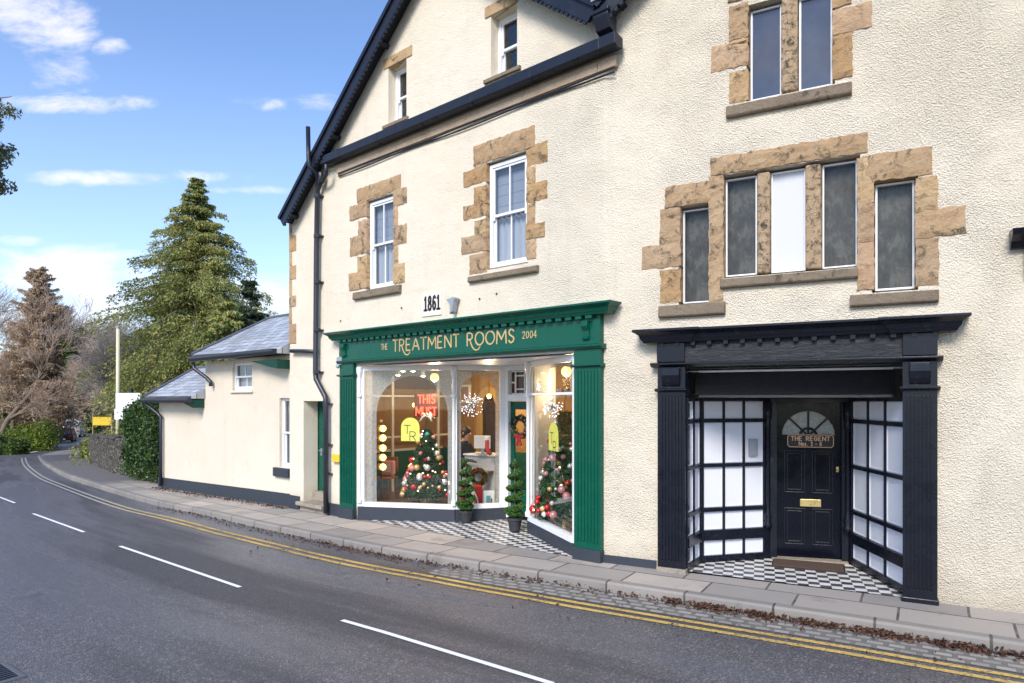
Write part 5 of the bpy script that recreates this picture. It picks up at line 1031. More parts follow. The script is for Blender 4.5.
def person(base, face):
    t = thing('person', 'person in dark top leaning over the counter, head bowed', 'person', base); b = Vector(base); f = Vector(face).normalized(); sdv = Vector((-f.y, f.x, 0)); up = Vector((0, 0, 1))
    J = {'pel': b+up*.95, 'wst': b+up*1.12+f*.02, 'ch': b+up*1.32+f*.06, 'nk': b+up*1.47+f*.11, 'hd0': b+up*1.55+f*.15, 'hd': b+up*1.63+f*.17, 'hd2': b+up*1.70+f*.16}
    E_ = [('pel', 'wst'), ('wst', 'ch'), ('ch', 'nk'), ('nk', 'hd0'), ('hd0', 'hd'), ('hd', 'hd2')]; Rr = {'pel': (.16, .12), 'wst': (.14, .10), 'ch': (.17, .11), 'nk': (.055, .055), 'hd0': (.062, .07), 'hd': (.078, .092), 'hd2': (.06, .07)}
    for q, s_ in (('l', 1), ('r', -1)):
        J['sh'+q] = J['ch']+sdv*s_*.17+up*.08; J['el'+q] = J['sh'+q]+f*.12-up*.26+sdv*s_*.05; J['wr'+q] = J['el'+q]+f*.24-up*.02-sdv*s_*.08; J['hn'+q] = J['wr'+q]+f*.07-up*.01; J['hi'+q] = b+up*.9+sdv*s_*.09; J['kn'+q] = b+up*.5+sdv*s_*.09+f*.02; J['an'+q] = b+up*.08+sdv*s_*.09; J['to'+q] = b+up*.03+sdv*s_*.1+f*.16
        E_ += [('ch', 'sh'+q), ('sh'+q, 'el'+q), ('el'+q, 'wr'+q), ('wr'+q, 'hn'+q), ('pel', 'hi'+q), ('hi'+q, 'kn'+q), ('kn'+q, 'an'+q), ('an'+q, 'to'+q)]; Rr.update({'sh'+q: (.065, .065), 'el'+q: (.045, .045), 'wr'+q: (.03, .03), 'hn'+q: (.035, .02), 'hi'+q: (.09, .09), 'kn'+q: (.06, .06), 'an'+q: (.04, .04), 'to'+q: (.035, .025)})
        for k2 in range(5):
            nm = 'f%s%d' % (q, k2); o_ = sdv*s_*(-.028+.014*k2); J[nm+'a'] = J['hn'+q]+o_+f*.02; J[nm] = J[nm+'a']+f*(.055 if k2 not in (0, 4) else .04)-up*.02+o_*.4; E_ += [('hn'+q, nm+'a'), (nm+'a', nm)]; Rr[nm+'a'] = (.010, .010); Rr[nm] = (.007, .007)
    ks = list(J); me = bpy.data.meshes.new('body'); me.from_pydata([tuple(J[k_]-b) for k_ in ks], [(ks.index(a_), ks.index(c_)) for a_, c_ in E_], [])
    o = bpy.data.objects.new('body', me); COL.objects.link(o); o.parent = t; me.skin_vertices.new() if hasattr(me.skin_vertices, 'new') else None
    md = o.modifiers.new('skin', 'SKIN'); 
    for i, k_ in enumerate(ks): me.skin_vertices[0].data[i].radius = Rr[k_]
    me.skin_vertices[0].data[0].use_root = True; o.modifiers.new('sub', 'SUBSURF').render_levels = 2
    m = Mt('navy_clothes_and_skin'); gp = m.N('ShaderNodeTexCoord'); spz = m.N('ShaderNodeSeparateXYZ'); m.l(gp.outputs['Object'], spz.inputs[0]); m.col(m.ramp(m.math('DIVIDE', spz.outputs[2], 2), [(.74, (.012, .014, .025)), (.745, (.45, .26, .18))])).rough(.7); me.materials.append(m.m)
    hd = J['hd']; hr_ = MB(); 
    for k2 in range(11):
        th = R(-100+20*k2)
        for a2 in range(7): pass
    c_ = hd-f*.028+up*.03; n_, m2 = 14, 9
    base_i = len(hr_.v)
    hr_.ball(c_, .104, 14, 9); hr_.ball(c_-f*.02+up*.07, .06, 10, 7); hr_.tube([c_+sdv*.07-up*.02, c_+sdv*.075-up*.10], .03, 7); hr_.tube([c_-sdv*.07-up*.02, c_-sdv*.075-up*.10], .03, 7)
    obj('hair', hr_, plain('dark_brown_hair', (.025, .014, .010), .6, 0, .3), t, smooth=True)
    fc = MB(); e0 = hd+f*.088; fc.tube([e0+up*.012, e0+f*.022-up*.022], [.009, .014], 6); fc.ball(e0-up*.055-f*.004, .016, 8, 5, .4)
    for s_ in (1, -1): fc.ball(hd+sdv*s_*.088-f*.01, .022, 8, 5, 1.4)
    obj('face_features', fc, skin, t, smooth=True); ey = MB()
    for s_ in (1, -1): ey.ball(e0+sdv*s_*.032+up*.012-f*.008, .010, 8, 5)
    obj('eyes', ey, M['black_letter'], t)
    return t
pb_ = at(463.5, 437, 13.35); person(Vector((pb_.x-.06, 13.45, Fl-.28)), (.75, -.66, 0))
# red display cloth, gift boxes, framed card, small wreaths
rd = plain('red_velvet', (.42, .02, .02), .7, 0, .3); q = at(474, 506, 12.6); q.z = Fl
t = thing('gift_box', 'large red gift box with white ribbon low in the narrow window', 'gift box', q); QF = Frame((q.x, q.y), (.95, .2)); obj('box', MB().box(QF, -.22, .14, -.14, .12, Fl, Fl+.42), rd, t, bevel=.008); mb = MB(); mb.box(QF, -.07, -.02, -.145, .125, Fl, Fl+.424); mb.tube([QF.pt(-.05, .125, Fl+.4), QF.pt(.04, .14, Fl+.2), QF.pt(.07, .13, Fl)], .014, 6); obj('ribbon', mb, M['white'], t)
q = at(489, 505, 12.5); q.z = Fl; t = thing('framed_card', 'small white framed card leaning in the narrow window', 'framed card', q); QF = Frame((q.x, q.y), (.95, .2)); obj('mount', MB().box(QF, -.10, .10, -.03, 0, Fl+.02, Fl+.34), M['white'], t, bevel=.004); mb = MB(); mb.box(QF, -.05, .03, .0, .004, Fl+.08, Fl+.25); obj('picture', mb, plain('teal_ink', (.10, .35, .38), .6), t); obj('picture', MB().box(QF, .035, .06, .0, .004, Fl+.08, Fl+.2), rd, t)
def wreath(c, r, F, label, mats, bow=None):
    t = thing('wreath', label, 'wreath', c); P = []
    for i in range(1500): a_ = random.random()*6.283; rr2 = r+random.gauss(0, r*.14); P.append(F.pt(rr2*math.cos(a_), random.gauss(0, r*.1), c.z+rr2*math.sin(a_)))
    V_, F_ = quads(np.array([tuple(p) for p in P]), .03, 1.8); raw('greenery', V_, F_, mats[0], t); mb = MB()
    for i in range(26): a_ = random.random()*6.283; mb.ball(F.pt(r*math.cos(a_)*random.uniform(.85, 1.15), r*.14, c.z+r*math.sin(a_)), .02, 7, 5)
    obj('berries', mb, mats[1], t)
    if bow:
        z_ = c.z-r*.95; mb = MB()
        for s_ in (1, -1): mb.tube([F.pt(0, r*.25, z_), F.pt(s_*.06, r*.25, z_+.035), F.pt(s_*.11, r*.25, z_), F.pt(s_*.06, r*.25, z_-.035), F.pt(0, r*.25, z_)], .017, 6); mb.tube([F.pt(0, r*.25, z_), F.pt(s_*.05, r*.25, z_-.17)], .018, 6, .026)
        obj('bow', mb, bow, t)
wc = FD.pt(.30, -.02, 1.62); wreath(wc, .165, Frame((wc.x, wc.y), FD.u), 'berry wreath with a red bow hanging on the green shop door', (M['xneedle'], bm_[1]), rd)
wc = at(478.5, 477, 12.9); wreath(wc, .13, Frame((wc.x, wc.y), (.95, -.2)), 'dark green wreath hanging on the counter front', (M['ivy'], bm_[0]))
wc = at(487, 447, 12.75); t = thing('stocking', 'red christmas stocking beside the monitor', 'stocking', wc); obj('stocking_body', MB().tube([wc+Vector((0, 0, .16)), wc+Vector((0, 0, -.02)), wc+Vector((.03, -.02, -.1)), wc+Vector((.08, -.02, -.14))], [.04, .04, .045, .03], 8), rd, t, smooth=True); obj('cuff', MB().tube([wc+Vector((0, 0, .13)), wc+Vector((0, 0, .19))], .047, 10), M['white'], t)
# spiral topiaries
def topiary(base, ht, label):
    t = thing('spiral_topiary', label, 'topiary', base, 'spiral topiaries at the shop entrance'); b = Vector(base)
    obj('pot', MB().lathe(b, [(.085, 0), (.115, .17), (.13, .175), (.13, .215), (.11, .215), (.10, .19)], 18), plain('black_pot', (.03, .03, .034), .5), t, bevel=.003); obj('soil', MB().lathe(b, [(.1, .185), (.1, .195)], 14), M['bark'], t); obj('stem', MB().tube([b+Vector((0, 0, .18)), b+Vector((0, 0, ht))], .012, 6), M['bark'], t)
    P = []; turns = 4.6
    for i in range(10500):
        u_ = random.random(); a_ = u_*turns*6.283+1.0; rh = .085*(1-u_)**.6+.035; tr_ = .072*(1-u_*.45); cx = b+Vector((rh*math.cos(a_), rh*math.sin(a_), .27+u_*(ht-.33))); d = Vector(rng.normal(size=3)).normalized()*tr_*random.random()**.2; d.z *= .75; P.append(tuple(cx+d))
    for i in range(2200): d = Vector(rng.normal(size=3)).normalized(); d.z *= .5; P.append(tuple(b+Vector((0, 0, .29))+d*.135*random.random()**.2))
    V_, F_ = quads(np.array(P), .019, 1.3); raw('foliage', V_, F_, M['topiary'], t)
q = ray(466, 522.5); topiary(Vector((q.x, q.y-.05, q.z+.006)), 1.14, 'spiral box topiary in a pot left of the shop door, against the narrow window'); q = Vector((.045, 11.02, -.02)); topiary(Vector((q.x, q.y, -.01)), 1.16, 'spiral box topiary in a pot right of the shop door, beside the angled window')

# ------------------------------------------------------------------ trees and hedges
def crown(name, P, size, mat, parent, asp=1.6, droop=None):
    V_, F_ = quads(np.asarray(P), size, asp, droop=droop); return raw(name, V_, F_, mat, parent)
def conifer(base, ht, rad, mat, label, n_br=230, per=150, size=.13, shape=.8, start=.06, twist=0, tilt=-.25, cap=99):
    b = Vector(base); t = thing('conifer_tree', label, 'conifer', b); obj('trunk', MB().tube([b, b+Vector((0, 0, ht*.5)), b+Vector((0, 0, ht*.99))], [ht*.022, ht*.012, .02], 8), M['bark'], t); br = MB(); P = []; D = []
    for i in range(n_br):
        u_ = start+(1-start)*min(.999, max(0, (i+random.gauss(0, 14))/n_br)); a_ = i*2.39996+random.random()*2; ln = min(rad*max(.03, (1-u_))**shape, cap)*random.uniform(.42, 1.25)*(1 if u_ > .12 else .75); z = u_*ht; d = Vector((math.cos(a_), math.sin(a_), 0)); rise = .12+.42*u_**2
        q = lambda v: b+Vector((0, 0, z))+d*ln*v+Vector((0, 0, ln*(rise*v+tilt*1.6*v*v)))
        br.tube([q(0), q(.5), q(1)], [.012+.012*ln, .01+.006*ln, .006], 4, cap=False)
        m_ = int(per*(.25+ln/rad)); v = rng.random(m_)**.7; side = rng.normal(size=m_)*(.10+.20*ln*.35)*(1.15-v*.75); sd2 = Vector((-d.y, d.x, 0)); 
        base_ = np.array([tuple(q(x)) for x in v]); Pq = base_+np.outer(side, np.array(sd2))+np.stack([rng.normal(size=m_)*.05, rng.normal(size=m_)*.05, -np.abs(rng.normal(size=m_))*.16*ln*.5-np.abs(side)*.3], 1); P.append(Pq); D.append(np.tile(np.array([d.x*.8, d.y*.8, -.55]), (m_, 1)))
    obj('branches', br, M['bark'], t, fix=False); crown('crown', np.concatenate(P), size, mat, t, 2.6, np.concatenate(D)); return t
bx_ = at(197, 400, 33); conifer((bx_.x, 33, -1.0), 13.7, 8.2, M['fir'], 'big yellow-green conifer towering behind the low wing, tallest of all', 520, 620, .055, .95, cap=4.4)
bx_ = at(163, 400, 38); conifer((bx_.x, 38, -1), 8.9, 3.0, M['fir'], 'shorter conifer left of the towering one, behind the wing', 300, 520, .06, .6)
bx_ = at(250, 400, 28); conifer((bx_.x, 28, -.8), 7.7, 1.9, M['fir_dark'], 'slim dark conifer between the big conifer and the house corner', 170, 220, .075, .6)
bx_ = at(225, 400, 26.5); conifer((bx_.x, 26.5, -.8), 6.6, 2.2, M['fir'], 'broad low conifer directly above the wing roof', 190, 260, .08, .5)
bx_ = at(40, 400, 50); conifer((bx_.x, 50, -1.6), 13.1, 2.7, M['brown_fir'], 'tall russet-brown conical tree above the bend in the road', 430, 420, .06, .42, .12, 0, -.05)
def bare(base, ht, label, seed, lean=(0, 0), spread=.55, mat='bark', tw='twig', levels=6, r0=None, kids=3, name='bare_tree', curve=.18, first=.30):
    rs = random.Random(seed); b = Vector(base); t = thing(name, label, 'bare tree', b); big = MB(); SV = []; SR = []
    r0 = r0 or ht*.022
    def grow(p, d, ln, r, lv):
        n_ = 3; pts_ = [p]; dd = d.copy()
        for i in range(n_): dd = (dd+Vector((rs.gauss(0, curve), rs.gauss(0, curve), rs.gauss(.03, curve*.7)))).normalized(); pts_.append(pts_[-1]+dd*ln/n_)
        if lv >= levels-3: SV.append(pts_); SR.append((r, r*.6))
        else: big.tube(pts_, [r*(1-.4*i/n_) for i in range(n_+1)], 7 if lv < 2 else 5, cap=False)
        if lv >= levels: return
        k_ = kids+(1 if lv >= 2 else 0)+(1 if rs.random() < .4 else 0)
        for j in range(k_):
            ax = dd.orthogonal().normalized(); ax = Matrix.Rotation(rs.random()*6.283, 3, dd) @ ax; an = rs.uniform(.35, 1)*spread*1.25; nd = (Matrix.Rotation(an, 3, ax) @ dd); nd = (nd+Vector((0, 0, .12))).normalized(); src = pts_[-1] if j < 2 else pts_[rs.choice((1, 2, 2))]
            grow(src, nd, ln*rs.uniform(.62, .85), r*.58*rs.uniform(.8, 1.05), lv+1)
    grow(b, Vector((lean[0], lean[1], 1)).normalized(), ht*first, r0, 0)
    obj('trunk', big, M[mat], t, fix=False, smooth=True)
    V_ = []; F_ = []; nb = 0
    for pts_, (ra, rb) in zip(SV, SR):
        for i, p in enumerate(pts_):
            r = max(.0085, ra*(1-.4*i/3)); d = (pts_[min(i+1, 3)]-pts_[max(i-1, 0)]).normalized(); a_ = d.orthogonal().normalized(); c_ = d.cross(a_)
            for q in range(3): an = q*2.094; V_.append(p+(a_*math.cos(an)+c_*math.sin(an))*r)
        for i in range(3):
            for q in range(3): F_.append((nb+i*3+q, nb+i*3+(q+1) % 3, nb+(i+1)*3+(q+1) % 3, nb+(i+1)*3+q))
        nb += 12
    raw('twigs', np.array([tuple(v) for v in V_]), np.array(F_), M[tw], t); return t
def gp(px, Y, dz=-.24): x = (px-512)/FPX*Y; return (x, Y, float(gz(x, Y))+dz-.05)
bare(gp(-6, 47), 12.5, 'pale-barked bare tree leaning at the left edge of the picture', 3, (.12, 0), .5, 'bark', 'twig_red', 7, .24)
bare(gp(-38, 52), 17, 'tall bare tree mostly cut off by the left edge', 5, (.1, 0), .5, 'bark_pale', 'twig', 7, .34)
bare(gp(66, 108), 17, 'wide purple-brown bare tree just right of the russet cone', 11, (0, 0), .62, 'bark', 'twig_red', 7)
bare(gp(16, 48), 8.6, 'bushy bare tree in front of the russet cone', 12, (.05, 0), .62, 'bark', 'twig_red', 7)
bare(gp(97, 55), 12, 'thin bare tree whose top shows against the sky right of centre gap', 21, (-.12, 0), .55, 'bark', 'twig', 7)
bare(gp(112, 42), 8.5, 'bare twiggy tree behind the pale pole', 31, (.05, 0), .6, 'bark', 'twig', 7)
bare(gp(138, 40), 7.6, 'bare twiggy tree right of the pale pole, before the conifers', 37, (0, 0), .6, 'bark', 'twig', 7)
bare(gp(40, 74), 12, 'bare tree far back beyond the cars, left', 41, (0, 0), .62, 'bark', 'twig_red', 6); bare(gp(106, 80), 12, 'bare tree far back beyond the cars, right', 43, (0, 0), .62, 'bark', 'twig_red', 6)
# ivy-clad leaning trunk
b = Vector(gp(96, 50)); t = thing('ivy_clad_tree', 'leaning trunk wrapped in green ivy arching over the far road', 'tree', b); path = [b, b+Vector((-.2, 0, 2)), b+Vector((-.9, 0, 4.2)), b+Vector((-1.7, 0, 6)), b+Vector((-2.2, .2, 7.6))]
obj('trunk', MB().tube(path, [.3, .26, .22, .16, .1], 8), M['bark'], t, smooth=True); P = []
for i in range(9000): u_ = random.random()*3.999; k2 = int(u_); c_ = path[k2].lerp(path[k2+1], u_-k2); d = Vector(rng.normal(size=3)).normalized(); P.append(tuple(c_+d*(.30+.34*random.random()*(.6+.4*math.sin(u_*7)))))
crown('ivy', P, .12, M['shrub'], t, 1.3)
def bush(base, size, mat, label, n_=5000, leaf=.09, name='shrub', cat='shrub', lumps=9, group=None, stem=True):
    b = Vector(base); t = thing(name, label, cat, b, group); sx, sy, sz = size; P = []; rs = np.random.default_rng(int(abs(b.x*100)+abs(b.y*37))); cs = [(rs.uniform(-.55, .55)*sx, rs.uniform(-.55, .55)*sy, rs.uniform(.2, .72)*sz, rs.uniform(.32, .55)) for _ in range(lumps)]
    per = n_//lumps
    for (x, y, z, r) in cs:
        d = rs.normal(size=(per, 3)); d /= np.linalg.norm(d, axis=1, keepdims=True); rr2 = r*rs.random((per, 1))**.28*(1+.18*np.sin(d[:, :1]*9+d[:, 2:]*7)); P.append(np.array([b.x+x, b.y+y, b.z+z])+d*rr2*np.array([sx, sy, sz*.75]))
    P = np.concatenate(P); P = P[P[:, 2] > b.z]; crown('foliage', P, leaf, mat, t, 1.4)
    if stem: mb = MB(); [mb.tube([b, b+Vector((cs[i][0]*.5, cs[i][1]*.5, cs[i][2]*.6)), b+Vector(cs[i][:3])], .03*max(sz, 1)/1.5, 5, .008) for i in range(min(5, lumps))]; obj('stems', mb, M['bark'], t, fix=False)
    return t
bush(gp(28, 47), (2.1, 1.6, 2.3), M['lime'], 'yellow-green rounded shrub on the bank left of the far road', 11000, .10)
bush(gp(12, 42), (1.0, .9, 1.15), M['shrub'], 'low bright green shrub nearest the road edge on the left bank', 7000, .08)
bush(gp(38, 52), (1.5, 1.5, 2.0), M['twig_bush'], 'reddish-brown shrub between the yellow one and the cars', 7000, .10)
bush(gp(47, 60), (1.3, 1.5, 2.8), M['shrub'], 'upright dull green shrub beside the dark car', 6000, .12)
bush(gp(-8, 44), (1.8, 1.5, 1.6), M['shrub'], 'green shrub cut off by the left edge', 7000, .10)
bush(gp(16, 64), (4, 3, 4.6), M['ivy'], 'large dark evergreen shrub mass behind the left bank', 12000, .18, 'evergreen_bush'); bush(gp(76, 120), (9, 4, 6), M['ivy'], 'dark evergreen bush closing the end of the road', 9000, .25, 'evergreen_bush'); bush(gp(118, 66), (2.2, 2.5, 4.6), M['ivy'], 'dark evergreen bush behind the yellow banner', 9000, .18, 'evergreen_bush')
bush(gp(152, 46), (2.6, 2.5, 3.4), M['twig_bush'], 'olive-brown undergrowth bush behind the white sign', 9000, .15); bush(gp(70, 112), (7, 2.5, 9), M['twig_bush'], 'tall brown thicket over the far cars', 9000, .16)
bush(gp(10, 66), (6, 3, 8), M['twig_bush'], 'tall brown thicket behind the left shrubs', 11000, .18); bush(gp(132, 60), (2.6, 3, 7.2), M['twig_bush'], 'tall brown thicket left of the conifers', 10000, .17)
# far woodland as one mass
P = []
for i in range(46):
    px = -90+i*7.4+random.uniform(-3, 3); Y_ = random.uniform(95, 125); x = (px-512)/FPX*Y_; r = random.uniform(3.5, 6); hgt = random.uniform(7, 15); d = rng.normal(size=(900, 3)); d /= np.linalg.norm(d, axis=1, keepdims=True); d = d*rng.random((900, 1))**.3*np.array([r, r, hgt*.5]); P.append(d+np.array([x, Y_, -2.3+hgt*.45]))
wd = crown('far_woodland', np.concatenate(P), .42, leafm('far_winter_wood', [(.18, .15, .11), (.32, .26, .19), (.42, .35, .28)], .9, .2, .12), None); tag(wd, 'far-off brown winter woodland behind the road bend', 'woodland', kind='stuff')
# pine branch mass at top left
pb2 = Vector((-25.5, 26, float(gz(-25.5, 26))-.3)); t = thing('pine_tree', 'pine tree whose needle clumps reach in at the top left edge', 'pine', pb2); obj('trunk', MB().tube([pb2, pb2+Vector((.3, 0, 7)), pb2+Vector((0, 0, 15.5))], [.4, .3, .08], 10), M['bark_pale'], t, smooth=True); br = MB(); P = []
for i in range(90):
    z = (10.6+random.random()*4.3) if i % 9 else 9.1+random.random()*.6; a_ = random.uniform(-1.3, 1.3) if i % 3 else random.random()*6.28; ln = {0: 1}.get(0)*(6.6 if 11 < z < 14.0 else 5.6)*random.uniform(.55, 1.02)*1; st_ = pb2+Vector((0, 0, z)); d = Vector((math.cos(a_), math.sin(a_)*.6, .10+random.uniform(-.1, .18))); en = st_+d*ln; br.tube([st_, st_+d*ln*.5+Vector((0, 0, .25)), en], [.08, .05, .015], 5, cap=False)
    for k2 in range(8):
        c_ = st_+d*ln*random.uniform(.55, 1.0)+Vector(rng.normal(size=3))*.38; q = rng.normal(size=(150, 3)); q /= np.linalg.norm(q, axis=1, keepdims=True); P.append(np.array(tuple(c_))+q*rng.random((150, 1))**.4*np.array([.46, .46, .28]))
obj('limbs', br, M['bark'], t, fix=False); crown('needles', np.concatenate(P), .075, M['pine'], t, 2.2)
# stone boundary wall + ivy
w0 = ray(160, 484); w1 = ray(131, 477); w2 = ray(112, 473); w3 = ray(88.5, 463); wp = [w0.to_2d(), w1.to_2d(), w2.to_2d(), w3.to_2d()]
rb = Mt('mossy_rubble_stone'); v_ = rb.coord(); vn = rb.N('ShaderNodeTexVoronoi'); vn.inputs['Scale'].default_value = 5.5; rb.l(rb.coord(scale=(1, 1, 2.0)), vn.inputs['Vector']); ve = rb.voro(rb.coord(scale=(1, 1, 2.0)), 5.5, 'DISTANCE_TO_EDGE'); sp2 = rb.N('ShaderNodeSeparateColor'); rb.l(vn.outputs['Color'], sp2.inputs[0])
c_ = rb.ramp(sp2.outputs[0], [(.1, (.06, .055, .05)), (.5, (.13, .11, .09)), (.9, (.23, .19, .15))]); c_ = rb.mix(rb.ramp(ve, [(.02, 1), (.09, 0)]), c_, (.02, .018, .015)); c_ = rb.mix(rb.ramp(rb.noise(v_, 2.5, 5), [(.5, 0), (.7, .6)]), c_, (.06, .08, .03)); rb.col(c_).rough(.9); rb.bump(rb.ramp(ve, [(0, 0), (.15, 1)]), 1, .06); M['rubble'] = rb.m
sw = thing('stone_wall', 'low mossy rubble stone wall curving away from the cream wing', 'wall', w1); mb = MB(); cp_ = MB()
for i in range(3):
    a_, b_ = wp[i], wp[i+1]; F_, ln = between((a_.x, a_.y), (b_.x, b_.y)); k2 = 8
    sgn = 1 if F_.n.dot(-a_) > 0 else -1
    for j in range(k2):
        p_ = a_.lerp(b_, j/k2); zz = float(gz(p_.x, p_.y)); hh = 1.15+random.uniform(-.05, .05); mb.box(F_, ln*j/k2, ln*(j+1)/k2+.001, -.4*sgn, 0, zz-.5, zz+hh, .012); cp_.box(F_, ln*j/k2+.01, ln*(j+1)/k2-.01, -.43*sgn, .03*sgn, zz+hh+.003, zz+hh+.09, .015)
obj('rubble_courses', mb, M['rubble'], sw); obj('coping', cp_, M['rubble'], sw, bevel=.02)
hd = thing('ivy_hedge', 'dark ivy mantle smothering the wall end beside the cream wing', 'hedge', w0); P = []
for i in range(60000):
    u_ = random.random()**.8; a_ = wp[0].lerp(wp[1], u_*.98) if u_ < .98 else wp[1]; p_ = a_+Vector((random.gauss(0, .12), random.gauss(0, .12))); zz = float(gz(p_.x, p_.y)); bul = .22+.12*math.sin(u_*9); z = zz+.25+(2.15-.25*u_)*random.random(); lower = .25+.5*max(0, u_-.75)*2
    dn = (Vector((0, 0))-a_).normalized(); q = p_+dn*(abs(random.gauss(.15, bul)))-dn*(.5*random.random()*(z > zz+1.1)); P.append((q.x, q.y, z+.14*math.sin(u_*23)+.1*math.sin(z*7)))
crown('ivy_leaves', P, 0.055, M['ivy'], hd, 1.2); obj('ivy_stems', MB().tube([w0+Vector((-.5, .5, 0)), w0+Vector((-.7, .5, 1.6))], .03, 5), M['bark'], hd)
bush(gp(141, 26), (.95, .9, 2.2), M['lime'], 'yellow-green shrub rising above the ivy beside the wing', 32000, .05); bush((w2.x+1.5, w2.y+1.7, w2.z), (1.5, 1.2, 1.75), M['lime'], 'bright clipped hedge behind the stone wall', 16000, .055, 'low_hedge', 'hedge'); bush(gp(101, 35), (1.2, 1.1, 1.5), M['shrub'], 'green hedge at the far end of the stone wall', 14000, .055, 'low_hedge', 'hedge')
q = ray(82, 458.5); bush((q.x-.05, q.y+.5, q.z), (.26, .4, .95), M['lime'], 'small yellow-green shrub on the pavement at the wall end', 6000, .045)
# pole, signs
pq_ = Vector(gp(118, 26)); t = thing('utility_pole', 'cream painted pole rising above the ivy hedge', 'pole', pq_); obj('shaft', MB().tube([pq_, Vector((pq_.x, 26, H+72/FPX*26))], .085, 12, .065), plain('cream_pole_paint', (.62, .56, .38), .6), t, smooth=True); obj('pole_cap', MB().lathe(Vector((pq_.x, 26, H+72/FPX*26)), [(.09, 0), (.09, .05), (.03, .09)], 12), M['grey_metal'], t)
sg = at(128, 403, 24.5); t = thing('white_sign_board', 'blank white sign boards on a dark post above the ivy', 'sign', Vector((sg.x, 24.5, -.8))); SF = Frame((sg.x, 24.5), (1, -.1)); obj('board', MB().box(SF, -.48, .46, -.03, 0, H-.32, H+.25), M['white'], t, bevel=.01); obj('lower_board', MB().box(SF, -.50, -.18, .005, .03, H-.70, H-.322), M['white'], t); obj('post', MB().box(SF, .0, .1, -.14, -.035, -.8, H+.4), M['pipe'], t)
yb_ = at(102, 421, 31.8); t = thing('yellow_banner', 'blank yellow banner board behind the stone wall', 'banner', Vector((yb_.x, 31.8, -1))); SF = Frame((yb_.x, 31.8), (1, -.15)); obj('banner_sheet', MB().box(SF, -.48, .46, -.02, 0, yb_.z-.2, yb_.z+.19), M['yellow'], t)
for a_ in (-.52, .46): obj('banner_post', MB().box(SF, a_, a_+.04, -.06, -.02, -1.2, yb_.z+.3), M['bark_pale'], t)
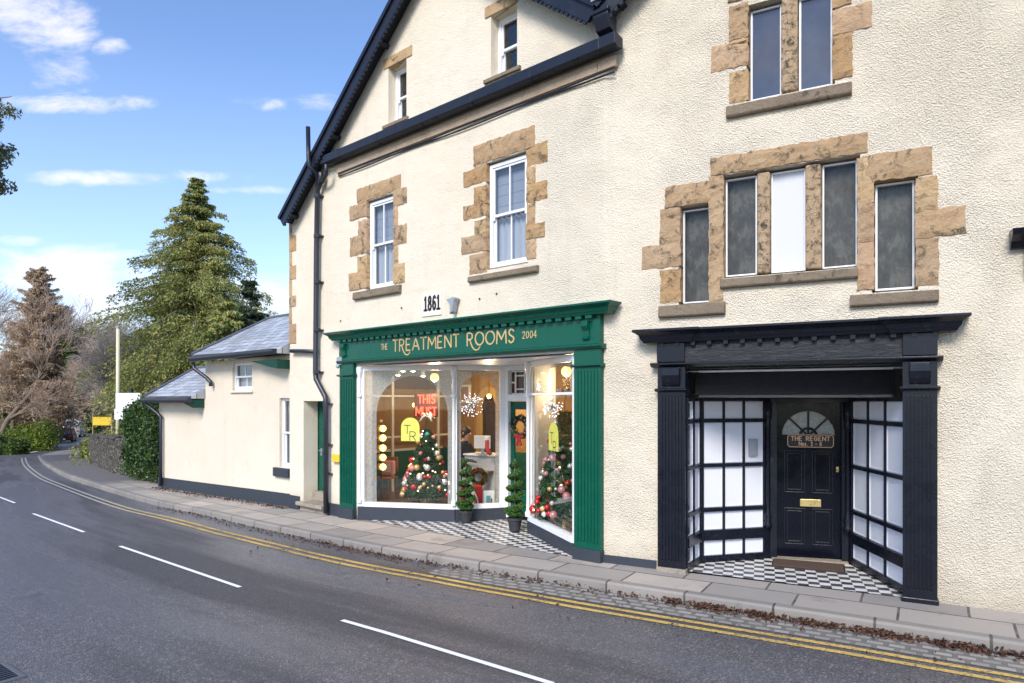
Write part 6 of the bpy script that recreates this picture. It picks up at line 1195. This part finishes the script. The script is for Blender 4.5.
# cars
def car(px, py, Y, yaw, paintc, label, van=False, name='parked_car', cat='car', grp='cars on the far stretch of road'):
    x = (px-512)/FPX*Y; z = float(gz(x, Y))-.11; z = H-(py-400)/FPX*Y; t = thing(name, label, cat, (x, Y, z), grp if not van else None); Lc, Wc = (4.2, 1.72) if not van else (4.9, 1.9); c_ = Vector((x, Y, z)); u_ = Vector((math.cos(yaw), math.sin(yaw))); Fq = Frame((x, Y), u_)
    prof_ = [(-Lc/2, .35), (-Lc/2, .85), (-Lc/2+.15, .98), (-Lc/2+.45, 1.42), (-.2, 1.48), (.55, 1.40), (1.15, .98), (Lc/2-.15, .85), (Lc/2, .6), (Lc/2, .3)] if not van else [(-Lc/2, .4), (-Lc/2, 1.1), (-.4, 1.1), (-.35, 1.9), (.9, 1.95), (1.5, 1.25), (Lc/2-.1, 1.1), (Lc/2, .7), (Lc/2, .35)]
    pm = plain('car_paint', paintc, .25, .2, .05, coat=.6); vs = []
    for o_, ins in ((-Wc/2, 0), (-Wc/2+.0, 0), (Wc/2, 0)): pass
    mb = MB(); n_ = len(prof_)
    rings = []
    for o_ in (-Wc/2, -Wc/2+.12, Wc/2-.12, Wc/2):
        r_ = []
        for (a_, h_) in prof_:
            edge = abs(o_) > Wc/2-.05; ins = .09*max(0, h_-.9) if edge else 0; r_.append(Fq.pt(a_*(.985 if edge else 1), o_-(ins if o_ > 0 else -ins)*1.6, z+(h_-.03 if edge and h_ > .5 else h_)))
        rings.append(r_)
    vs = [p for r_ in rings for p in r_]; fs = [tuple(range(n_))[::-1], tuple(range(3*n_, 4*n_))]+[(k2*n_+i, k2*n_+(i+1) % n_, (k2+1)*n_+(i+1) % n_, (k2+1)*n_+i) for k2 in range(3) for i in range(n_)]
    obj('body', mb.add(vs, fs), pm, t, bevel=.03); gl2 = MB()
    if not van:
        gl2.prism(Frame((x, Y), u_), [(-1.45, 1.0), (-1.25, 1.36), (-.25, 1.42), (.45, 1.34), (.95, 1.0)], -Wc/2+.01, -Wc/2+.03); gl2.prism(Fq, [(-1.45, 1.0), (-1.25, 1.36), (-.25, 1.42), (.45, 1.34), (.95, 1.0)], Wc/2-.03, Wc/2-.01)
        gl2.prof(Fq, [(-.62, 1.0), (.62, 1.0), (.52, 1.38), (-.52, 1.38)], -Lc/2+.14, -Lc/2+.48); gl2.prof(Fq, [(-.64, 1.0), (.64, 1.0), (.54, 1.36), (-.54, 1.36)], .56, 1.16)
    else: gl2.prof(Fq, [(-.75, 1.28), (.75, 1.28), (.65, 1.8), (-.65, 1.8)], 1.0, 1.48); gl2.prof(Fq, [(-.7, 1.3), (.7, 1.3), (.62, 1.8), (-.62, 1.8)], -.43, -.39)
    obj_split('window', gl2, M['pane_sky'], t); k2 = 0
    for a_ in (-Lc/2+.75, Lc/2-.8):
        for o_ in (-Wc/2+.1, Wc/2-.1):
            wc_ = Fq.pt(a_, o_, z+.31); nn2 = Vector((Fq.n.x, Fq.n.y, 0)); w_ = obj('wheel', MB().tube([wc_-nn2*.11, wc_+nn2*.11], .31, 16), plain('tyre_rubber', (.02, .02, .02), .8), t); obj('rim', MB().tube([wc_-nn2*.115, wc_+nn2*.115], .18, 12), M['grey_metal'], w_)
    for o_ in (-Wc/2+.2, Wc/2-.2): obj('tail_light', MB().box(Fq, -Lc/2-.02, -Lc/2+.03, o_-.1, o_+.1, z+.68, z+.86), plain('red_lens', (.4, .02, .02), .2), t); obj('headlight', MB().box(Fq, Lc/2-.1, Lc/2+.01, o_-.12, o_+.12, z+.6, z+.76), M['white'], t)
    obj('number_plate', MB().box(Fq, -Lc/2-.025, -Lc/2+.0, -.26, .26, z+.45, z+.56), M['white'], t); return t
car(64.5, 443.3, 66, R(118), (.035, .018, .022), 'dark maroon car nearest, by the left verge of the road')
car(75, 437, 80, R(112), (.42, .42, .43), 'silver car in the middle, ahead of the dark one'); car(88, 431.5, 95, R(108), (.06, .07, .10), 'dark blue car farthest off at the right of the lane')
car(75.5, 432.5, 92, R(290), (.75, .76, .78), 'white pickup van behind the silver car', True, 'parked_van', 'van')
print('objects', len(bpy.data.objects))
